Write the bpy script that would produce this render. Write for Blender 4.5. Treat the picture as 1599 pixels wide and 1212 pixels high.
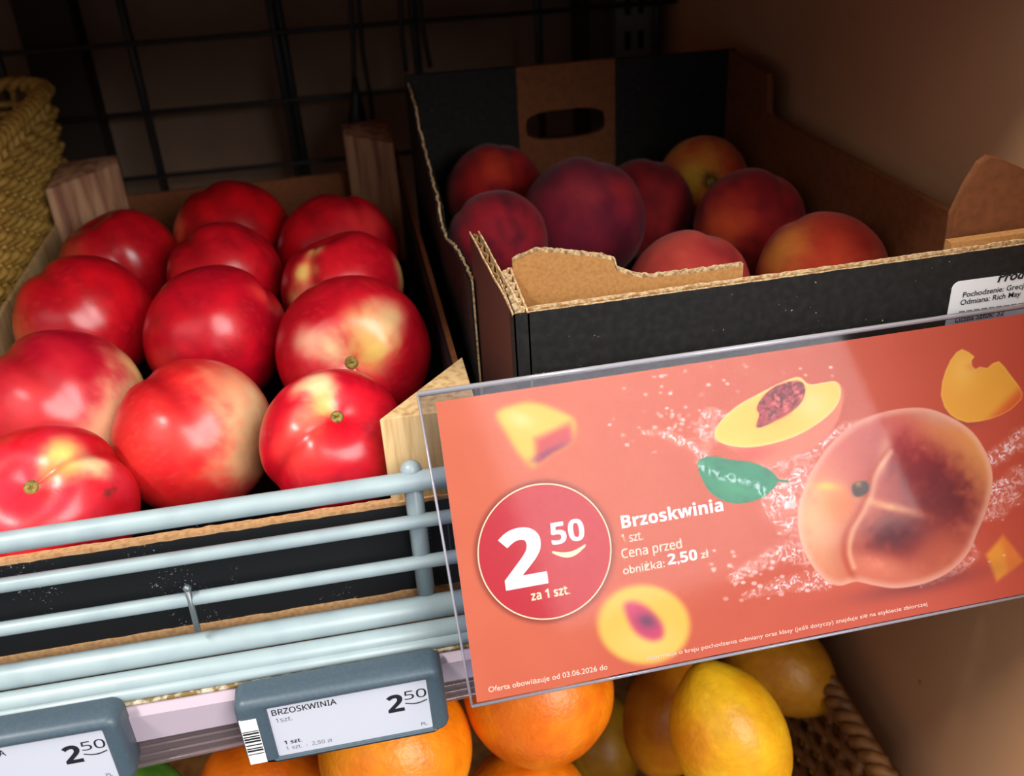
import bpy, math, random
import numpy as np
from mathutils import Vector, Matrix

for o in list(bpy.data.objects):
    bpy.data.objects.remove(o)
random.seed(7)
rng = np.random.default_rng(7)
scene = bpy.context.scene
COL = scene.collection

# ------------------------------------------------------------------ camera
CAMP = np.array([-0.00708, -0.30951, 0.26907])
YAW, PITCH, ROLL = math.radians(8.622), math.radians(29.666), math.radians(-3.594)
FPX, CX, CY = 1550.0, 799.5, 606.0
_f = np.array([math.sin(YAW)*math.cos(PITCH), math.cos(YAW)*math.cos(PITCH), -math.sin(PITCH)])
_r = np.array([math.cos(YAW), -math.sin(YAW), 0.0])
_u = np.cross(_r, _f)
RT = math.cos(ROLL)*_r + math.sin(ROLL)*_u
UP = -math.sin(ROLL)*_r + math.cos(ROLL)*_u
FW = _f
cam_d = bpy.data.cameras.new('camera')
cam = bpy.data.objects.new('camera', cam_d); COL.objects.link(cam)
M = Matrix.Identity(4)
for i in range(3):
    M[i][0] = RT[i]; M[i][1] = UP[i]; M[i][2] = -FW[i]; M[i][3] = CAMP[i]
cam.matrix_world = M
cam_d.sensor_width = 36.0
cam_d.lens = FPX/1599.0*36.0
cam_d.clip_start = 0.01; cam_d.clip_end = 50
cam_d.dof.use_dof = True
cam_d.dof.focus_distance = 0.385
cam_d.dof.aperture_fstop = 11.0
scene.camera = cam

# ------------------------------------------------------------------ light
W = bpy.data.worlds.new('world'); scene.world = W; W.use_nodes = True
W.node_tree.nodes['Background'].inputs[0].default_value = (0.80, 0.90, 1.0, 1)
W.node_tree.nodes['Background'].inputs[1].default_value = 0.30

def area(name, loc, target, sx, sy, power, col):
    d = bpy.data.lights.new(name, 'AREA'); d.shape = 'RECTANGLE'; d.size = sx; d.size_y = sy
    d.energy = power; d.color = col
    o = bpy.data.objects.new(name, d); COL.objects.link(o)
    o.location = loc
    o.rotation_euler = (Vector(target)-Vector(loc)).to_track_quat('-Z', 'Y').to_euler()
    return o
# shop window in front, to the right of the shelf; ceiling lamp above the aisle
area('window_daylight', (1.10, -2.15, 1.60), (0.05, 0.1, 0.05), 1.6, 1.8, 100, (1.0, 0.97, 0.93))
area('added_fill_light', (-1.7, -1.7, 1.7), (0.1, 0.1, 0.0), 2.2, 1.4, 12, (1.0, 0.93, 0.84))  # added fill from the left to brighten the side panel, no known lamp
area('ceiling_lamp_light', (-1.25, -0.52, 2.0), (0.15, 0.0, 0.0), 1.2, 0.14, 60, (1.0, 0.95, 0.88))

scene.view_settings.view_transform = 'Standard'
scene.view_settings.look = 'None'
scene.view_settings.gamma = 1.0
scene.view_settings.use_curve_mapping = False
scene.view_settings.exposure = 0.15

# ------------------------------------------------------------------ pixel helpers
def ray(x, y):
    return RT*((x-CX)/FPX) - UP*((y-CY)/FPX) + FW
def pl(x, y, k, v):
    d = ray(x, y); t = (v-CAMP[k])/d[k]; return CAMP+t*d
def at(x, y, t):
    return CAMP+ray(x, y)*t
def proj(P):
    d = P-CAMP
    z = d@FW
    return CX+FPX*(d@RT)/z, CY-FPX*(d@UP)/z

# ------------------------------------------------------------------ materials
def lin(c):
    c = np.asarray(c, float)/255.0
    return np.where(c <= 0.04045, c/12.92, ((c+0.055)/1.055)**2.4)
def L4(c): return tuple(lin(c))+(1.0,)

def mat(name, col=None, rough=0.5, spec=0.5, noise=None, bump=None, attr=False, metal=0.0, sheen=0.0, coat=0.0, speck=None, sss=0.0):
    m = bpy.data.materials.new(name); m.use_nodes = True
    nt = m.node_tree; b = nt.nodes['Principled BSDF']
    b.inputs['Roughness'].default_value = rough
    b.inputs['Specular IOR Level'].default_value = spec
    b.inputs['Metallic'].default_value = metal
    if sheen:
        b.inputs['Sheen Weight'].default_value = sheen
        b.inputs['Sheen Roughness'].default_value = 0.45
    if coat:
        b.inputs['Coat Weight'].default_value = coat; b.inputs['Coat Roughness'].default_value = 0.15
    if sss:
        b.inputs['Subsurface Weight'].default_value = sss
        b.inputs['Subsurface Radius'].default_value = (0.006, 0.002, 0.001)
        b.inputs['Subsurface Scale'].default_value = 1.0
    tc = nt.nodes.new('ShaderNodeTexCoord')
    src = None
    if attr:
        a = nt.nodes.new('ShaderNodeAttribute'); a.attribute_name = 'Col'; src = a.outputs['Color']
    else:
        b.inputs['Base Color'].default_value = L4(col)
    if noise:      # (scale, stretch xyz, colour2, contrast)
        sc, st, c2, lo, hi = noise
        mp = nt.nodes.new('ShaderNodeMapping'); mp.inputs['Scale'].default_value = st
        nt.links.new(tc.outputs['Object'], mp.inputs[0])
        n = nt.nodes.new('ShaderNodeTexNoise'); n.inputs['Scale'].default_value = sc; n.inputs['Detail'].default_value = 5
        nt.links.new(mp.outputs[0], n.inputs[0])
        r = nt.nodes.new('ShaderNodeMapRange'); r.inputs[1].default_value = lo; r.inputs[2].default_value = hi
        nt.links.new(n.outputs['Fac'], r.inputs[0])
        mx = nt.nodes.new('ShaderNodeMix'); mx.data_type = 'RGBA'
        nt.links.new(r.outputs[0], mx.inputs[0])
        if src: nt.links.new(src, mx.inputs[6])
        else: mx.inputs[6].default_value = L4(col)
        mx.inputs[7].default_value = L4(c2)
        src = mx.outputs[2]
    if speck:      # (scale, threshold, mask scale, mask threshold, colour)
        sc, th, ms, mt, c2 = speck
        n = nt.nodes.new('ShaderNodeTexNoise'); n.inputs['Scale'].default_value = sc; n.inputs['Detail'].default_value = 1
        nt.links.new(tc.outputs['Object'], n.inputs[0])
        n2 = nt.nodes.new('ShaderNodeTexNoise'); n2.inputs['Scale'].default_value = ms; n2.inputs['Detail'].default_value = 2
        nt.links.new(tc.outputs['Object'], n2.inputs[0])
        r1 = nt.nodes.new('ShaderNodeMapRange'); r1.inputs[1].default_value = th; r1.inputs[2].default_value = th+0.05
        nt.links.new(n.outputs['Fac'], r1.inputs[0])
        r2 = nt.nodes.new('ShaderNodeMapRange'); r2.inputs[1].default_value = mt; r2.inputs[2].default_value = mt+0.08
        nt.links.new(n2.outputs['Fac'], r2.inputs[0])
        mu = nt.nodes.new('ShaderNodeMath'); mu.operation = 'MULTIPLY'
        nt.links.new(r1.outputs[0], mu.inputs[0]); nt.links.new(r2.outputs[0], mu.inputs[1])
        mx = nt.nodes.new('ShaderNodeMix'); mx.data_type = 'RGBA'
        nt.links.new(mu.outputs[0], mx.inputs[0])
        if src: nt.links.new(src, mx.inputs[6])
        else: mx.inputs[6].default_value = L4(col)
        mx.inputs[7].default_value = L4(c2)
        src = mx.outputs[2]
    if src: nt.links.new(src, b.inputs['Base Color'])
    if bump:       # (scale, strength, distance)
        n = nt.nodes.new('ShaderNodeTexNoise'); n.inputs['Scale'].default_value = bump[0]; n.inputs['Detail'].default_value = 3
        nt.links.new(tc.outputs['Object'], n.inputs[0])
        bp = nt.nodes.new('ShaderNodeBump'); bp.inputs['Strength'].default_value = bump[1]; bp.inputs['Distance'].default_value = bump[2]
        nt.links.new(n.outputs['Fac'], bp.inputs['Height'])
        nt.links.new(bp.outputs[0], b.inputs['Normal'])
    return m

def clear_mat(name, tint, refl=1.0, rough=0.03, milky=0.0, milkcol=(220, 215, 230)):
    m = bpy.data.materials.new(name); m.use_nodes = True
    nt = m.node_tree; nt.nodes.clear()
    out = nt.nodes.new('ShaderNodeOutputMaterial')
    tr = nt.nodes.new('ShaderNodeBsdfTransparent'); tr.inputs[0].default_value = L4(tint)
    gl = nt.nodes.new('ShaderNodeBsdfGlossy'); gl.inputs['Roughness'].default_value = rough
    fr = nt.nodes.new('ShaderNodeFresnel'); fr.inputs[0].default_value = 1.49
    mu = nt.nodes.new('ShaderNodeMath'); mu.operation = 'MULTIPLY'; mu.inputs[1].default_value = refl
    nt.links.new(fr.outputs[0], mu.inputs[0])
    base = tr.outputs[0]
    if milky:
        df = nt.nodes.new('ShaderNodeBsdfDiffuse'); df.inputs[0].default_value = L4(milkcol)
        mm = nt.nodes.new('ShaderNodeMixShader'); mm.inputs[0].default_value = milky
        nt.links.new(tr.outputs[0], mm.inputs[1]); nt.links.new(df.outputs[0], mm.inputs[2])
        base = mm.outputs[0]
    mx = nt.nodes.new('ShaderNodeMixShader')
    nt.links.new(mu.outputs[0], mx.inputs[0]); nt.links.new(base, mx.inputs[1]); nt.links.new(gl.outputs[0], mx.inputs[2])
    nt.links.new(mx.outputs[0], out.inputs[0])
    return m

MT = {}
MT['nectarine'] = mat('nectarine_skin', rough=0.30, spec=0.5, attr=True, bump=(900, 0.05, 0.0005), sss=0.08)
MT['peach'] = mat('peach_skin', rough=0.8, spec=0.15, attr=True, sheen=0.10, bump=(1500, 0.25, 0.0006))
MT['orange'] = mat('orange_skin', rough=0.36, spec=0.45, attr=True, bump=(420, 0.35, 0.0012))
MT['lemon'] = mat('lemon_skin', rough=0.38, spec=0.4, attr=True, bump=(330, 0.3, 0.0012))
MT['stem'] = mat('stem', (150, 130, 60), 0.7, 0.3, noise=(600, (1, 1, 1), (90, 80, 40), .4, .65))
MT['paint'] = mat('grey_paint', (152, 168, 172), 0.36, 0.5, noise=(60, (1, 1, 1), (140, 156, 162), .45, .7))
MT['zinc'] = mat('zinc_wire', (120, 128, 132), 0.4, 0.5, metal=0.6)
MT['black_card'] = mat('black_card', (20, 22, 25), 0.62, 0.3, speck=(1100, .68, 26, .60, (150, 156, 162)))
MT['black_box'] = mat('black_box', (21, 20, 20), 0.7, 0.25, noise=(300, (1, 1, 1), (32, 31, 30), .4, .7), speck=(700, .73, 60, .45, (150, 140, 110)))
MT['shaded_kraft'] = mat('shaded_kraft', (70, 36, 30), 0.7, 0.3)  # brown cardboard with its shade and red bounce put into the colour
MT['card_edge'] = mat('card_edge', (204, 162, 116), 0.85, 0.2, noise=(500, (1, 1, 1), (176, 130, 86), .4, .7))
MT['kraft'] = mat('kraft', (176, 128, 76), 0.8, 0.2, noise=(700, (1, 1, 1), (160, 112, 62), .4, .7), bump=(500, .2, .0006))
MT['kraft_dark'] = mat('kraft_brown', (124, 74, 42), 0.75, 0.25, noise=(260, (1, 1, 1), (108, 64, 36), .4, .7))
MT['paper_edge'] = mat('paper_edge', (208, 182, 142), 0.85, 0.2, noise=(700, (1, 1, 1), (160, 124, 84), .4, .62))
MT['flute'] = mat('flute_paper', (150, 112, 70), 0.85, 0.2)
MT['wood'] = mat('pale_wood', (214, 182, 132), 0.62, 0.3, noise=(55, (6, 6, .5), (178, 138, 88), .42, .7), bump=(300, .3, .0006))
MT['wood_red'] = mat('banded_wood', (190, 146, 112), 0.65, 0.3, noise=(60, (2.2, 2.2, .2), (138, 90, 70), .42, .64))
MT['panel'] = mat('side_panel', (198, 150, 112), 0.6, 0.3, noise=(9, (1, 1, 1), (186, 140, 104), .4, .7), speck=(60, .74, 8, .5, (120, 90, 66)))
MT['backwall'] = mat('back_wall', (120, 98, 82), 0.8, 0.2, noise=(12, (1, 1, 1), (104, 86, 72), .4, .7))
MT['dark'] = mat('dark_board', (44, 36, 30), 0.8, 0.2)
MT['grid'] = mat('grid_wire', (34, 36, 36), 0.5, 0.4)
MT['cable'] = mat('black_rubber', (12, 12, 12), 0.45, 0.4)
MT['steel'] = mat('upright_steel', (96, 98, 98), 0.5, 0.4)
MT['slot'] = mat('slot_dark', (10, 10, 10), 0.9, 0.1)
MT['wicker_y'] = mat('yellow_wicker', (190, 154, 76), 0.5, 0.4, noise=(120, (1, 1, 1), (150, 112, 48), .4, .7))
MT['wicker_b'] = mat('brown_wicker', (138, 92, 48), 0.55, 0.4, noise=(120, (1, 1, 1), (98, 60, 28), .4, .7))
MT['esl'] = mat('label_case', (68, 84, 96), 0.42, 0.45, noise=(700, (1, 1, 1), (75, 90, 101), .4, .7))
MT['esl_screen'] = mat('label_screen', (200, 202, 214), 0.3, 0.5)
MT['ink'] = mat('ink', (28, 30, 36), 0.6, 0.3)
MT['ink_soft'] = mat('ink_soft', (110, 112, 122), 0.6, 0.3)
MT['white'] = mat('white_print', (250, 248, 244), 0.5, 0.3)
MT['cream'] = mat('cream_print', (250, 226, 178), 0.5, 0.3)
MT['pale_text'] = mat('pale_text', (252, 214, 184), 0.5, 0.3)
MT['red_disc'] = mat('red_disc', (188, 14, 30), 0.45, 0.4)
MT['card'] = mat('card_print', rough=0.5, spec=0.3, attr=True)
MT['card_back'] = mat('card_back', (230, 225, 220), 0.7, 0.2)
MT['sticker'] = mat('sticker', (222, 224, 228), 0.5, 0.3)
MT['grey_print'] = mat('grey_print', (96, 98, 100), 0.6, 0.3)
MT['acrylic'] = clear_mat('acrylic', (244, 244, 248), 0.15, 0.08)
MT['acrylic_edge'] = clear_mat('acrylic_edge', (205, 205, 215), 1.6, 0.12, 0.35, (235, 232, 240))
MT['rail_clear'] = clear_mat('rail_clear', (232, 216, 214), 1.3, 0.14, 0.12, (225, 200, 205))
MT['rail_milk'] = clear_mat('rail_milk', (225, 215, 225), 1.0, 0.25, 0.82, (196, 178, 192))
MT['leaf'] = mat('leaf', (70, 120, 48), 0.5, 0.4)
MT['grime'] = mat('grime', (120, 98, 58), 0.9, 0.1, noise=(300, (1, 1, 1), (190, 180, 160), .45, .6))

# ------------------------------------------------------------------ mesh helpers
class MB:
    def __init__(s): s.v = []; s.f = []
    def add(s, v, f):
        b = len(s.v); s.v += [tuple(map(float, p)) for p in v]; s.f += [tuple(i+b for i in q) for q in f]
    def box(s, x0, x1, y0, y1, z0, z1):
        s.hexa([(x0, y0), (x1, y0), (x1, y1), (x0, y1)], z0, z1)
    def hexa(s, xy, z0, z1): s.prism(xy, z0, z1)
    def prism(s, xy, z0, z1):
        n = len(xy)
        zt = z1 if hasattr(z1, '__len__') else [z1]*n
        zb = z0 if hasattr(z0, '__len__') else [z0]*n
        v = [(x, y, zb[i]) for i, (x, y) in enumerate(xy)]+[(x, y, zt[i]) for i, (x, y) in enumerate(xy)]
        f = [tuple(range(n-1, -1, -1)), tuple(range(n, 2*n))]+[(i, (i+1) % n, n+(i+1) % n, n+i) for i in range(n)]
        s.add(v, f)
    def tube(s, pts, r, n=10, closed=False, caps=True):
        P = [np.array(p, float) for p in pts]; m = len(P)
        rad = r if hasattr(r, '__len__') else [r]*m
        rings = []; prev = None
        for i in range(m):
            if closed: t = P[(i+1) % m]-P[i-1]
            else: t = P[min(i+1, m-1)]-P[max(i-1, 0)]
            t = t/(np.linalg.norm(t)+1e-12)
            if prev is None:
                a = np.array([0, 0, 1.]) if abs(t[2]) < .9 else np.array([1., 0, 0])
                u = np.cross(t, a)
            else: u = prev-t*(prev@t)
            u /= np.linalg.norm(u)+1e-12; prev = u; w = np.cross(t, u)
            rings.append([P[i]+rad[i]*(math.cos(2*math.pi*k/n)*u+math.sin(2*math.pi*k/n)*w) for k in range(n)])
        v = [q for rg in rings for q in rg]; f = []
        for i in range(m if closed else m-1):
            j = (i+1) % m
            for k in range(n):
                k2 = (k+1) % n
                f.append((i*n+k, i*n+k2, j*n+k2, j*n+k))
        if caps and not closed:
            f.append(tuple(range(n-1, -1, -1))); f.append(tuple((m-1)*n+k for k in range(n)))
        s.add(v, f)
    def sheet(s, pts, z0, ztop, th, N=1):
        """thin solid wall standing on polyline pts [(x,y)..]; z0/ztop lists; th thickness to the left"""
        m = len(pts); P = np.array(pts, float)
        T = np.gradient(P, axis=0) if m > 2 else np.array([P[1]-P[0]]*2)
        T /= np.linalg.norm(T, axis=1)[:, None]+1e-12
        Nn = np.stack([-T[:, 1], T[:, 0]], 1)
        Q = P+Nn*th
        zb = z0 if hasattr(z0, '__len__') else [z0]*m
        v = []
        for i in range(m):
            v += [(P[i][0], P[i][1], zb[i]), (P[i][0], P[i][1], ztop[i]), (Q[i][0], Q[i][1], ztop[i]), (Q[i][0], Q[i][1], zb[i])]
        f = []
        for i in range(m-1):
            a, b = 4*i, 4*i+4
            for k in range(4): f.append((a+k, a+(k+1) % 4, b+(k+1) % 4, b+k))
        f += [(3, 2, 1, 0), (4*m-4, 4*m-3, 4*m-2, 4*m-1)]
        s.add(v, f)
    def build(s, name, m, parent=None, smooth=False):
        me = bpy.data.meshes.new(name); me.from_pydata(s.v, [], s.f); me.update()
        me.materials.append(MT[m] if isinstance(m, str) else m)
        if smooth: me.shade_smooth()
        o = bpy.data.objects.new(name, me); COL.objects.link(o)
        if parent: put(o, parent)
        return o

def put(o, parent):
    o.parent = parent
    o.matrix_parent_inverse = parent_world(parent).inverted()
def parent_world(p):
    m = p.matrix_basis.copy()
    if p.parent: m = parent_world(p.parent) @ p.matrix_parent_inverse @ m
    return m
def empty(name, loc, label, cat, group=None):
    o = bpy.data.objects.new(name, None); COL.objects.link(o); o.location = [float(c) for c in loc]
    o.empty_display_size = 0.01
    return tag(o, label, cat, group)
def tag(o, label, cat, group=None, kind=None):
    if label: o['label'] = label
    if cat: o['category'] = cat
    if group: o['group'] = group
    if kind: o['kind'] = kind
    return o
def struct(o, label=None):
    o['kind'] = 'structure'
    if label: o['label'] = label
    return o
def bevel(o, w, seg=3):
    md = o.modifiers.new('bevel', 'BEVEL'); md.width = w; md.segments = seg; md.limit_method = 'ANGLE'
    o.data.shade_smooth(); return o
def smooth(e0, e1, x):
    t = np.clip((x-e0)/(e1-e0), 0, 1); return t*t*(3-2*t)
_tab = rng.random((64, 64, 64))
def vnoise(x, y, z=None):
    z = np.zeros_like(x) if z is None else z
    xi, yi, zi = np.floor(x).astype(int), np.floor(y).astype(int), np.floor(z).astype(int)
    fx, fy, fz = x-xi, y-yi, z-zi
    fx, fy, fz = [t*t*(3-2*t) for t in (fx, fy, fz)]
    g = lambda a, b, c: _tab[(xi+a) & 63, (yi+b) & 63, (zi+c) & 63]
    l = lambda a, b, t: a+(b-a)*t
    return l(l(l(g(0, 0, 0), g(1, 0, 0), fx), l(g(0, 1, 0), g(1, 1, 0), fx), fy),
             l(l(g(0, 0, 1), g(1, 0, 1), fx), l(g(0, 1, 1), g(1, 1, 1), fx), fy), fz)
def fbm(x, y, z=None, o=4):
    s, a, t = 0, 1, 0
    for k in range(o):
        s = s+a*vnoise(x*2**k+k*7.3, y*2**k+k*3.1, None if z is None else z*2**k); t += a; a *= .5
    return s/t

def grid_mesh(name, V, C, m, nu, nv, wrap, parent=None):
    """V (nv*nu,3) rows; wrap in u"""
    idx = np.arange(nu*nv).reshape(nv, nu)
    a = idx[:-1, :]; b = idx[1:, :]
    if wrap:
        q = np.stack([a, np.roll(a, -1, 1), np.roll(b, -1, 1), b], -1).reshape(-1, 4)
    else:
        q = np.stack([a[:, :-1], a[:, 1:], b[:, 1:], b[:, :-1]], -1).reshape(-1, 4)
    me = bpy.data.meshes.new(name)
    me.vertices.add(len(V)); me.vertices.foreach_set('co', V.astype(np.float32).ravel())
    me.loops.add(q.size); me.loops.foreach_set('vertex_index', q.astype(np.int32).ravel())
    me.polygons.add(len(q)); me.polygons.foreach_set('loop_start', np.arange(0, q.size, 4, dtype=np.int32))
    me.polygons.foreach_set('loop_total', np.full(len(q), 4, dtype=np.int32))
    me.update(calc_edges=True); me.validate()
    ca = me.color_attributes.new('Col', 'FLOAT_COLOR', 'POINT')
    c4 = np.ones((len(V), 4), np.float32); c4[:, :3] = C
    ca.data.foreach_set('color', c4.ravel())
    me.shade_smooth(); me.materials.append(MT[m])
    o = bpy.data.objects.new(name, me); COL.objects.link(o)
    if parent: put(o, parent)
    return o

# ================================================================== THE SETTING
PX = 0.266            # side panel
YB = 0.54             # back wall
b = MB(); b.box(-0.75, PX+0.02, YB, YB+0.02, -0.40, 0.42); struct(b.build('wall_back', 'backwall'), 'brown back wall behind a wire grid')
b = MB(); b.box(PX, PX+0.018, -0.16, YB, -0.40, 0.42); struct(b.build('wall_right', 'panel'), 'tan board side panel of the shelf bay')
b = MB(); b.box(-0.77, -0.75, -0.02, YB+.02, -0.40, 0.42); struct(b.build('wall_left', 'panel'), 'far side panel of the shelf bay')
b = MB(); b.box(-0.75, PX, 0.005, YB, 0.242, 0.29); struct(b.build('ceiling', 'panel'), 'underside of the next shelf up')
b = MB(); b.box(-0.75, PX, -0.06, YB, -0.42, -0.40); struct(b.build('floor', 'panel'), 'lower shelf board under the citrus basket')

# dark upright board at the left of the back wall
b = MB(); b.box(-0.232, -0.193, 0.505, YB, -0.05, 0.241); tag(b.build('upright_board', 'dark'), 'dark vertical board against back wall above yellow basket', 'board')

# back wire grid
g = empty('wire_grid_panel', (0, 0.485, 0.004), 'dark wire grid panel standing before the back wall', 'wire grid')
for x in (-0.245, -0.152, -0.048, 0.056, 0.152, 0.248):
    m = MB(); m.tube([(x, 0.485, 0.0), (x-0.0005, 0.485, 0.24)], 0.0033, 8); m.build('vertical_wire', 'grid', g, True)
for z in (0.045, 0.094, 0.144, 0.195, 0.235):
    m = MB(); m.tube([(-0.27, 0.481, z+.001), (0.262, 0.481, z-.004)], 0.0019, 8); m.build('horizontal_wire', 'grid', g, True)
m = MB(); m.tube([(-0.041, 0.488, 0.004), (-0.0445, 0.488, 0.24)], 0.0033, 8); m.build('vertical_wire', 'grid', g, True)

# cables
def cable(pix, y, r, label, end=None):
    pts = [pl(px, py, 1, y) for px, py in pix]
    d = (pts[0]-pts[1]); pts = [pts[0]+d/np.linalg.norm(d)*0.07]+pts
    P = []
    for i in range(len(pts)-1):
        for t in np.linspace(0, 1, 6, endpoint=False): P.append(pts[i]*(1-t)+pts[i+1]*t)
    P.append(pts[-1])
    e = empty('power_cable', P[-1], label, 'cable', 'black cables hanging in front of the grid')
    m = MB(); m.tube(P, r, 8); m.build('cord', 'cable', e, True)
    if end:
        a, bb = [pl(*q, 1, y) for q in end]
        m = MB(); m.tube([a, a*.6+bb*.4, bb*.9+a*.1, bb], [r, r*2.1, r*4.6, r*4.6], 12); m.build('plug', 'cable', e, True)
cable([(548, 0), (551, 60), (553, 125)], 0.455, 0.0019, 'black cable ending in a tapered plug above right wooden post', ((553, 120), (560, 208)))
cable([(560, 0), (566, 80), (578, 150), (584, 205)], 0.462, 0.0017, 'thin black cable just right of the cable with plug')
cable([(625, 0), (627, 50), (634, 112)], 0.455, 0.0019, 'black cable dropping behind left edge of black peach box')
cable([(655, 0), (661, 50), (672, 105)], 0.462, 0.0019, 'rightmost black cable hanging behind the black peach box')

# slotted steel upright
x0 = pl(962, 30, 1, 0.50)[0]; x1 = pl(1018, 30, 1, 0.50)[0]
up = empty('slotted_upright', ((x0+x1)/2, .5, 0), 'grey slotted steel shelf upright in the back corner', 'shelf upright')
m = MB(); m.box(x0, x1, 0.50, 0.52, 0.0, 0.241); m.build('channel', 'steel', up)
for k in range(8):
    for s in (-1, 1):
        z = 0.022+k*0.027; xc = (x0+x1)/2+s*0.0055
        m = MB(); m.box(xc-.0022, xc+.0022, 0.4992, 0.5004, z, z+0.014); m.build('slot', 'slot', up)
xd = pl(905, 20, 1, 0.50)[0]
m = MB(); m.box(xd, xd+0.009, 0.505, 0.53, 0, 0.241); tag(m.build('corner_strip', 'dark'), 'thin dark strip left of slotted upright behind peach box', 'strip')

# ================================================================== WIRE SHELF + FENCE
ws = empty('wire_shelf', (0, 0, 0), 'light grey painted wire shelf with a low front fence', 'wire shelf')
XL, XR = -0.45, PX-0.001
for z, r in ((0.0566, 0.0040), (0.0380, 0.0028), (0.0181, 0.0028)):
    m = MB(); m.tube([(XL, 0, z), (-0.2, 0, z), (0, 0, z), (XR, 0, z)], r, 16); m.build('fence_rail', 'paint', ws, True)
for x in (0.0, 0.225, -0.225):
    m = MB(); m.tube([(x, 0.0035, -0.001), (x, 0.0035, 0.060)], 0.0036, 16); m.tube([(x, 0.003, 0.0595), (x, 0.002, 0.0612), (x, 0.001, 0.0632)], [0.0042, 0.0040, 0.0014], 12)
    po = m.build('fence_post', 'paint', ws, True)
for y, z, r in ((-0.001, -0.0045, 0.0050), (-0.0085, -0.0105, 0.0042), (-0.0125, -0.0130, 0.0026)):
    m = MB(); m.tube([(XL, y, z), (XR, y, z)], r, 16); m.build('front_bar', 'paint', ws, True)
p = pl(292, 918, 1, -0.001); p2 = pl(309, 985, 1, -0.004)
m = MB(); m.tube([p2, p*.5+p2*.5, p], [0.0012, 0.0012, 0.0012], 8); m.tube([p-(0, 0, .0015), p, p+(0, 0, .0012)], [.0012, .0018, .0008], 8); m.build('thin_wire', 'zinc', ws, True)
base = None
for k in range(30):
    x = -0.44+k*0.0242
    if base is None:
        m = MB(); m.tube([(0, 0, -0.0112), (0, 0.47, -0.0112)], 0.002, 8); base = m.build('cross_wire', 'paint', ws, True); base.location.x = x
    else:
        o = base.copy(); COL.objects.link(o); o.location.x = x
for y in (0.15, 0.30, 0.455):
    m = MB(); m.tube([(XL, y, -0.0167), (XR, y, -0.0167)], 0.0035, 10); m.build('bearer_bar', 'paint', ws, True)
m = MB(); m.tube([(XL, -.0145, -0.0155), (-.1, -.0148, -0.0155), (XR, -.0145, -0.0155)], 0.0011, 6); m.build('grime_line', 'grime', ws, True)

# clear label rail
rl = empty('label_rail', (-0.09, -0.016, -0.05), 'clear plastic price label rail clipped along shelf front', 'label rail')
rz_ = lambda x, z: z+x*0.050*((-0.0165-z)/0.0235)
m = MB(); m.prism([(XL, -0.0195), (XR, -0.0195), (XR, -0.0150), (XL, -0.0150)], [rz_(XL, -.0285), rz_(XR, -.0285)]*1+[rz_(XR, -.0285), rz_(XL, -.0285)], [-0.0185, -0.0185, -0.0165, -0.0165]); m.build('upper_lip', 'rail_milk', rl)
m = MB(); m.prism([(XL, -0.0175), (XR, -0.0175), (XR, -0.0163), (XL, -0.0163)], [rz_(XL, -.040), rz_(XR, -.040), rz_(XR, -.040), rz_(XL, -.040)], [rz_(XL, -.0285), rz_(XR, -.0285), rz_(XR, -.0285), rz_(XL, -.0285)]); m.build('clear_strip', 'rail_clear', rl)
for z, r in ((-0.0288, .0015), (-0.0325, .0007), (-0.0362, .0007), (-0.0400, .0012)):
    m = MB(); m.tube([(XL, -0.0178, rz_(XL, z)), (XR, -0.0178, rz_(XR, z))], r, 8); m.build('ridge', 'rail_clear', rl, True)

# ------------------------------------------------------------------ text helper
def mglyph(ch, g):
    U, Lo, D = {'sans': (0x1D5A0, 0x1D5BA, 0x1D7E2), 'bold': (0x1D5D4, 0x1D5EE, 0x1D7EC)}[g]
    if 'A' <= ch <= 'Z': return chr(U+ord(ch)-65)
    if 'a' <= ch <= 'z': return chr(Lo+ord(ch)-97)
    if '0' <= ch <= '9': return chr(D+ord(ch)-48)
    return ch
def text_mesh(name, s, m, parent, org, ux, uy, nrm, width=None, height=None, bold=0.0, align='LEFT', lift=0.0003, shear=0.0, glyph=None):
    if glyph: s = ''.join(mglyph(ch, glyph) for ch in s)
    cu = bpy.data.curves.new(name, 'FONT'); cu.body = s; cu.size = 1.0; cu.offset = bold; cu.resolution_u = 3; cu.shear = shear
    to = bpy.data.objects.new(name, cu); COL.objects.link(to)
    dg = bpy.context.evaluated_depsgraph_get()
    me = bpy.data.meshes.new_from_object(to.evaluated_get(dg))
    bpy.data.objects.remove(to); bpy.data.curves.remove(cu)
    n = len(me.vertices); co = np.zeros(n*3, np.float32); me.vertices.foreach_get('co', co); co = co.reshape(-1, 3)
    x0, x1 = co[:, 0].min(), co[:, 0].max(); y1 = co[:, 1].max()
    sx = width/(x1-x0) if width else height/0.7
    sy = height/0.7 if height else sx
    P = np.asarray(org)+np.outer((co[:, 0]-x0)*sx, ux)+np.outer(co[:, 1]*sy, uy)+np.asarray(nrm)*lift
    me.vertices.foreach_set('co', P.astype(np.float32).ravel()); me.update()
    me.materials.clear(); me.materials.append(MT[m])
    o = bpy.data.objects.new(name, me); COL.objects.link(o); put(o, parent)
    return o

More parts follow.
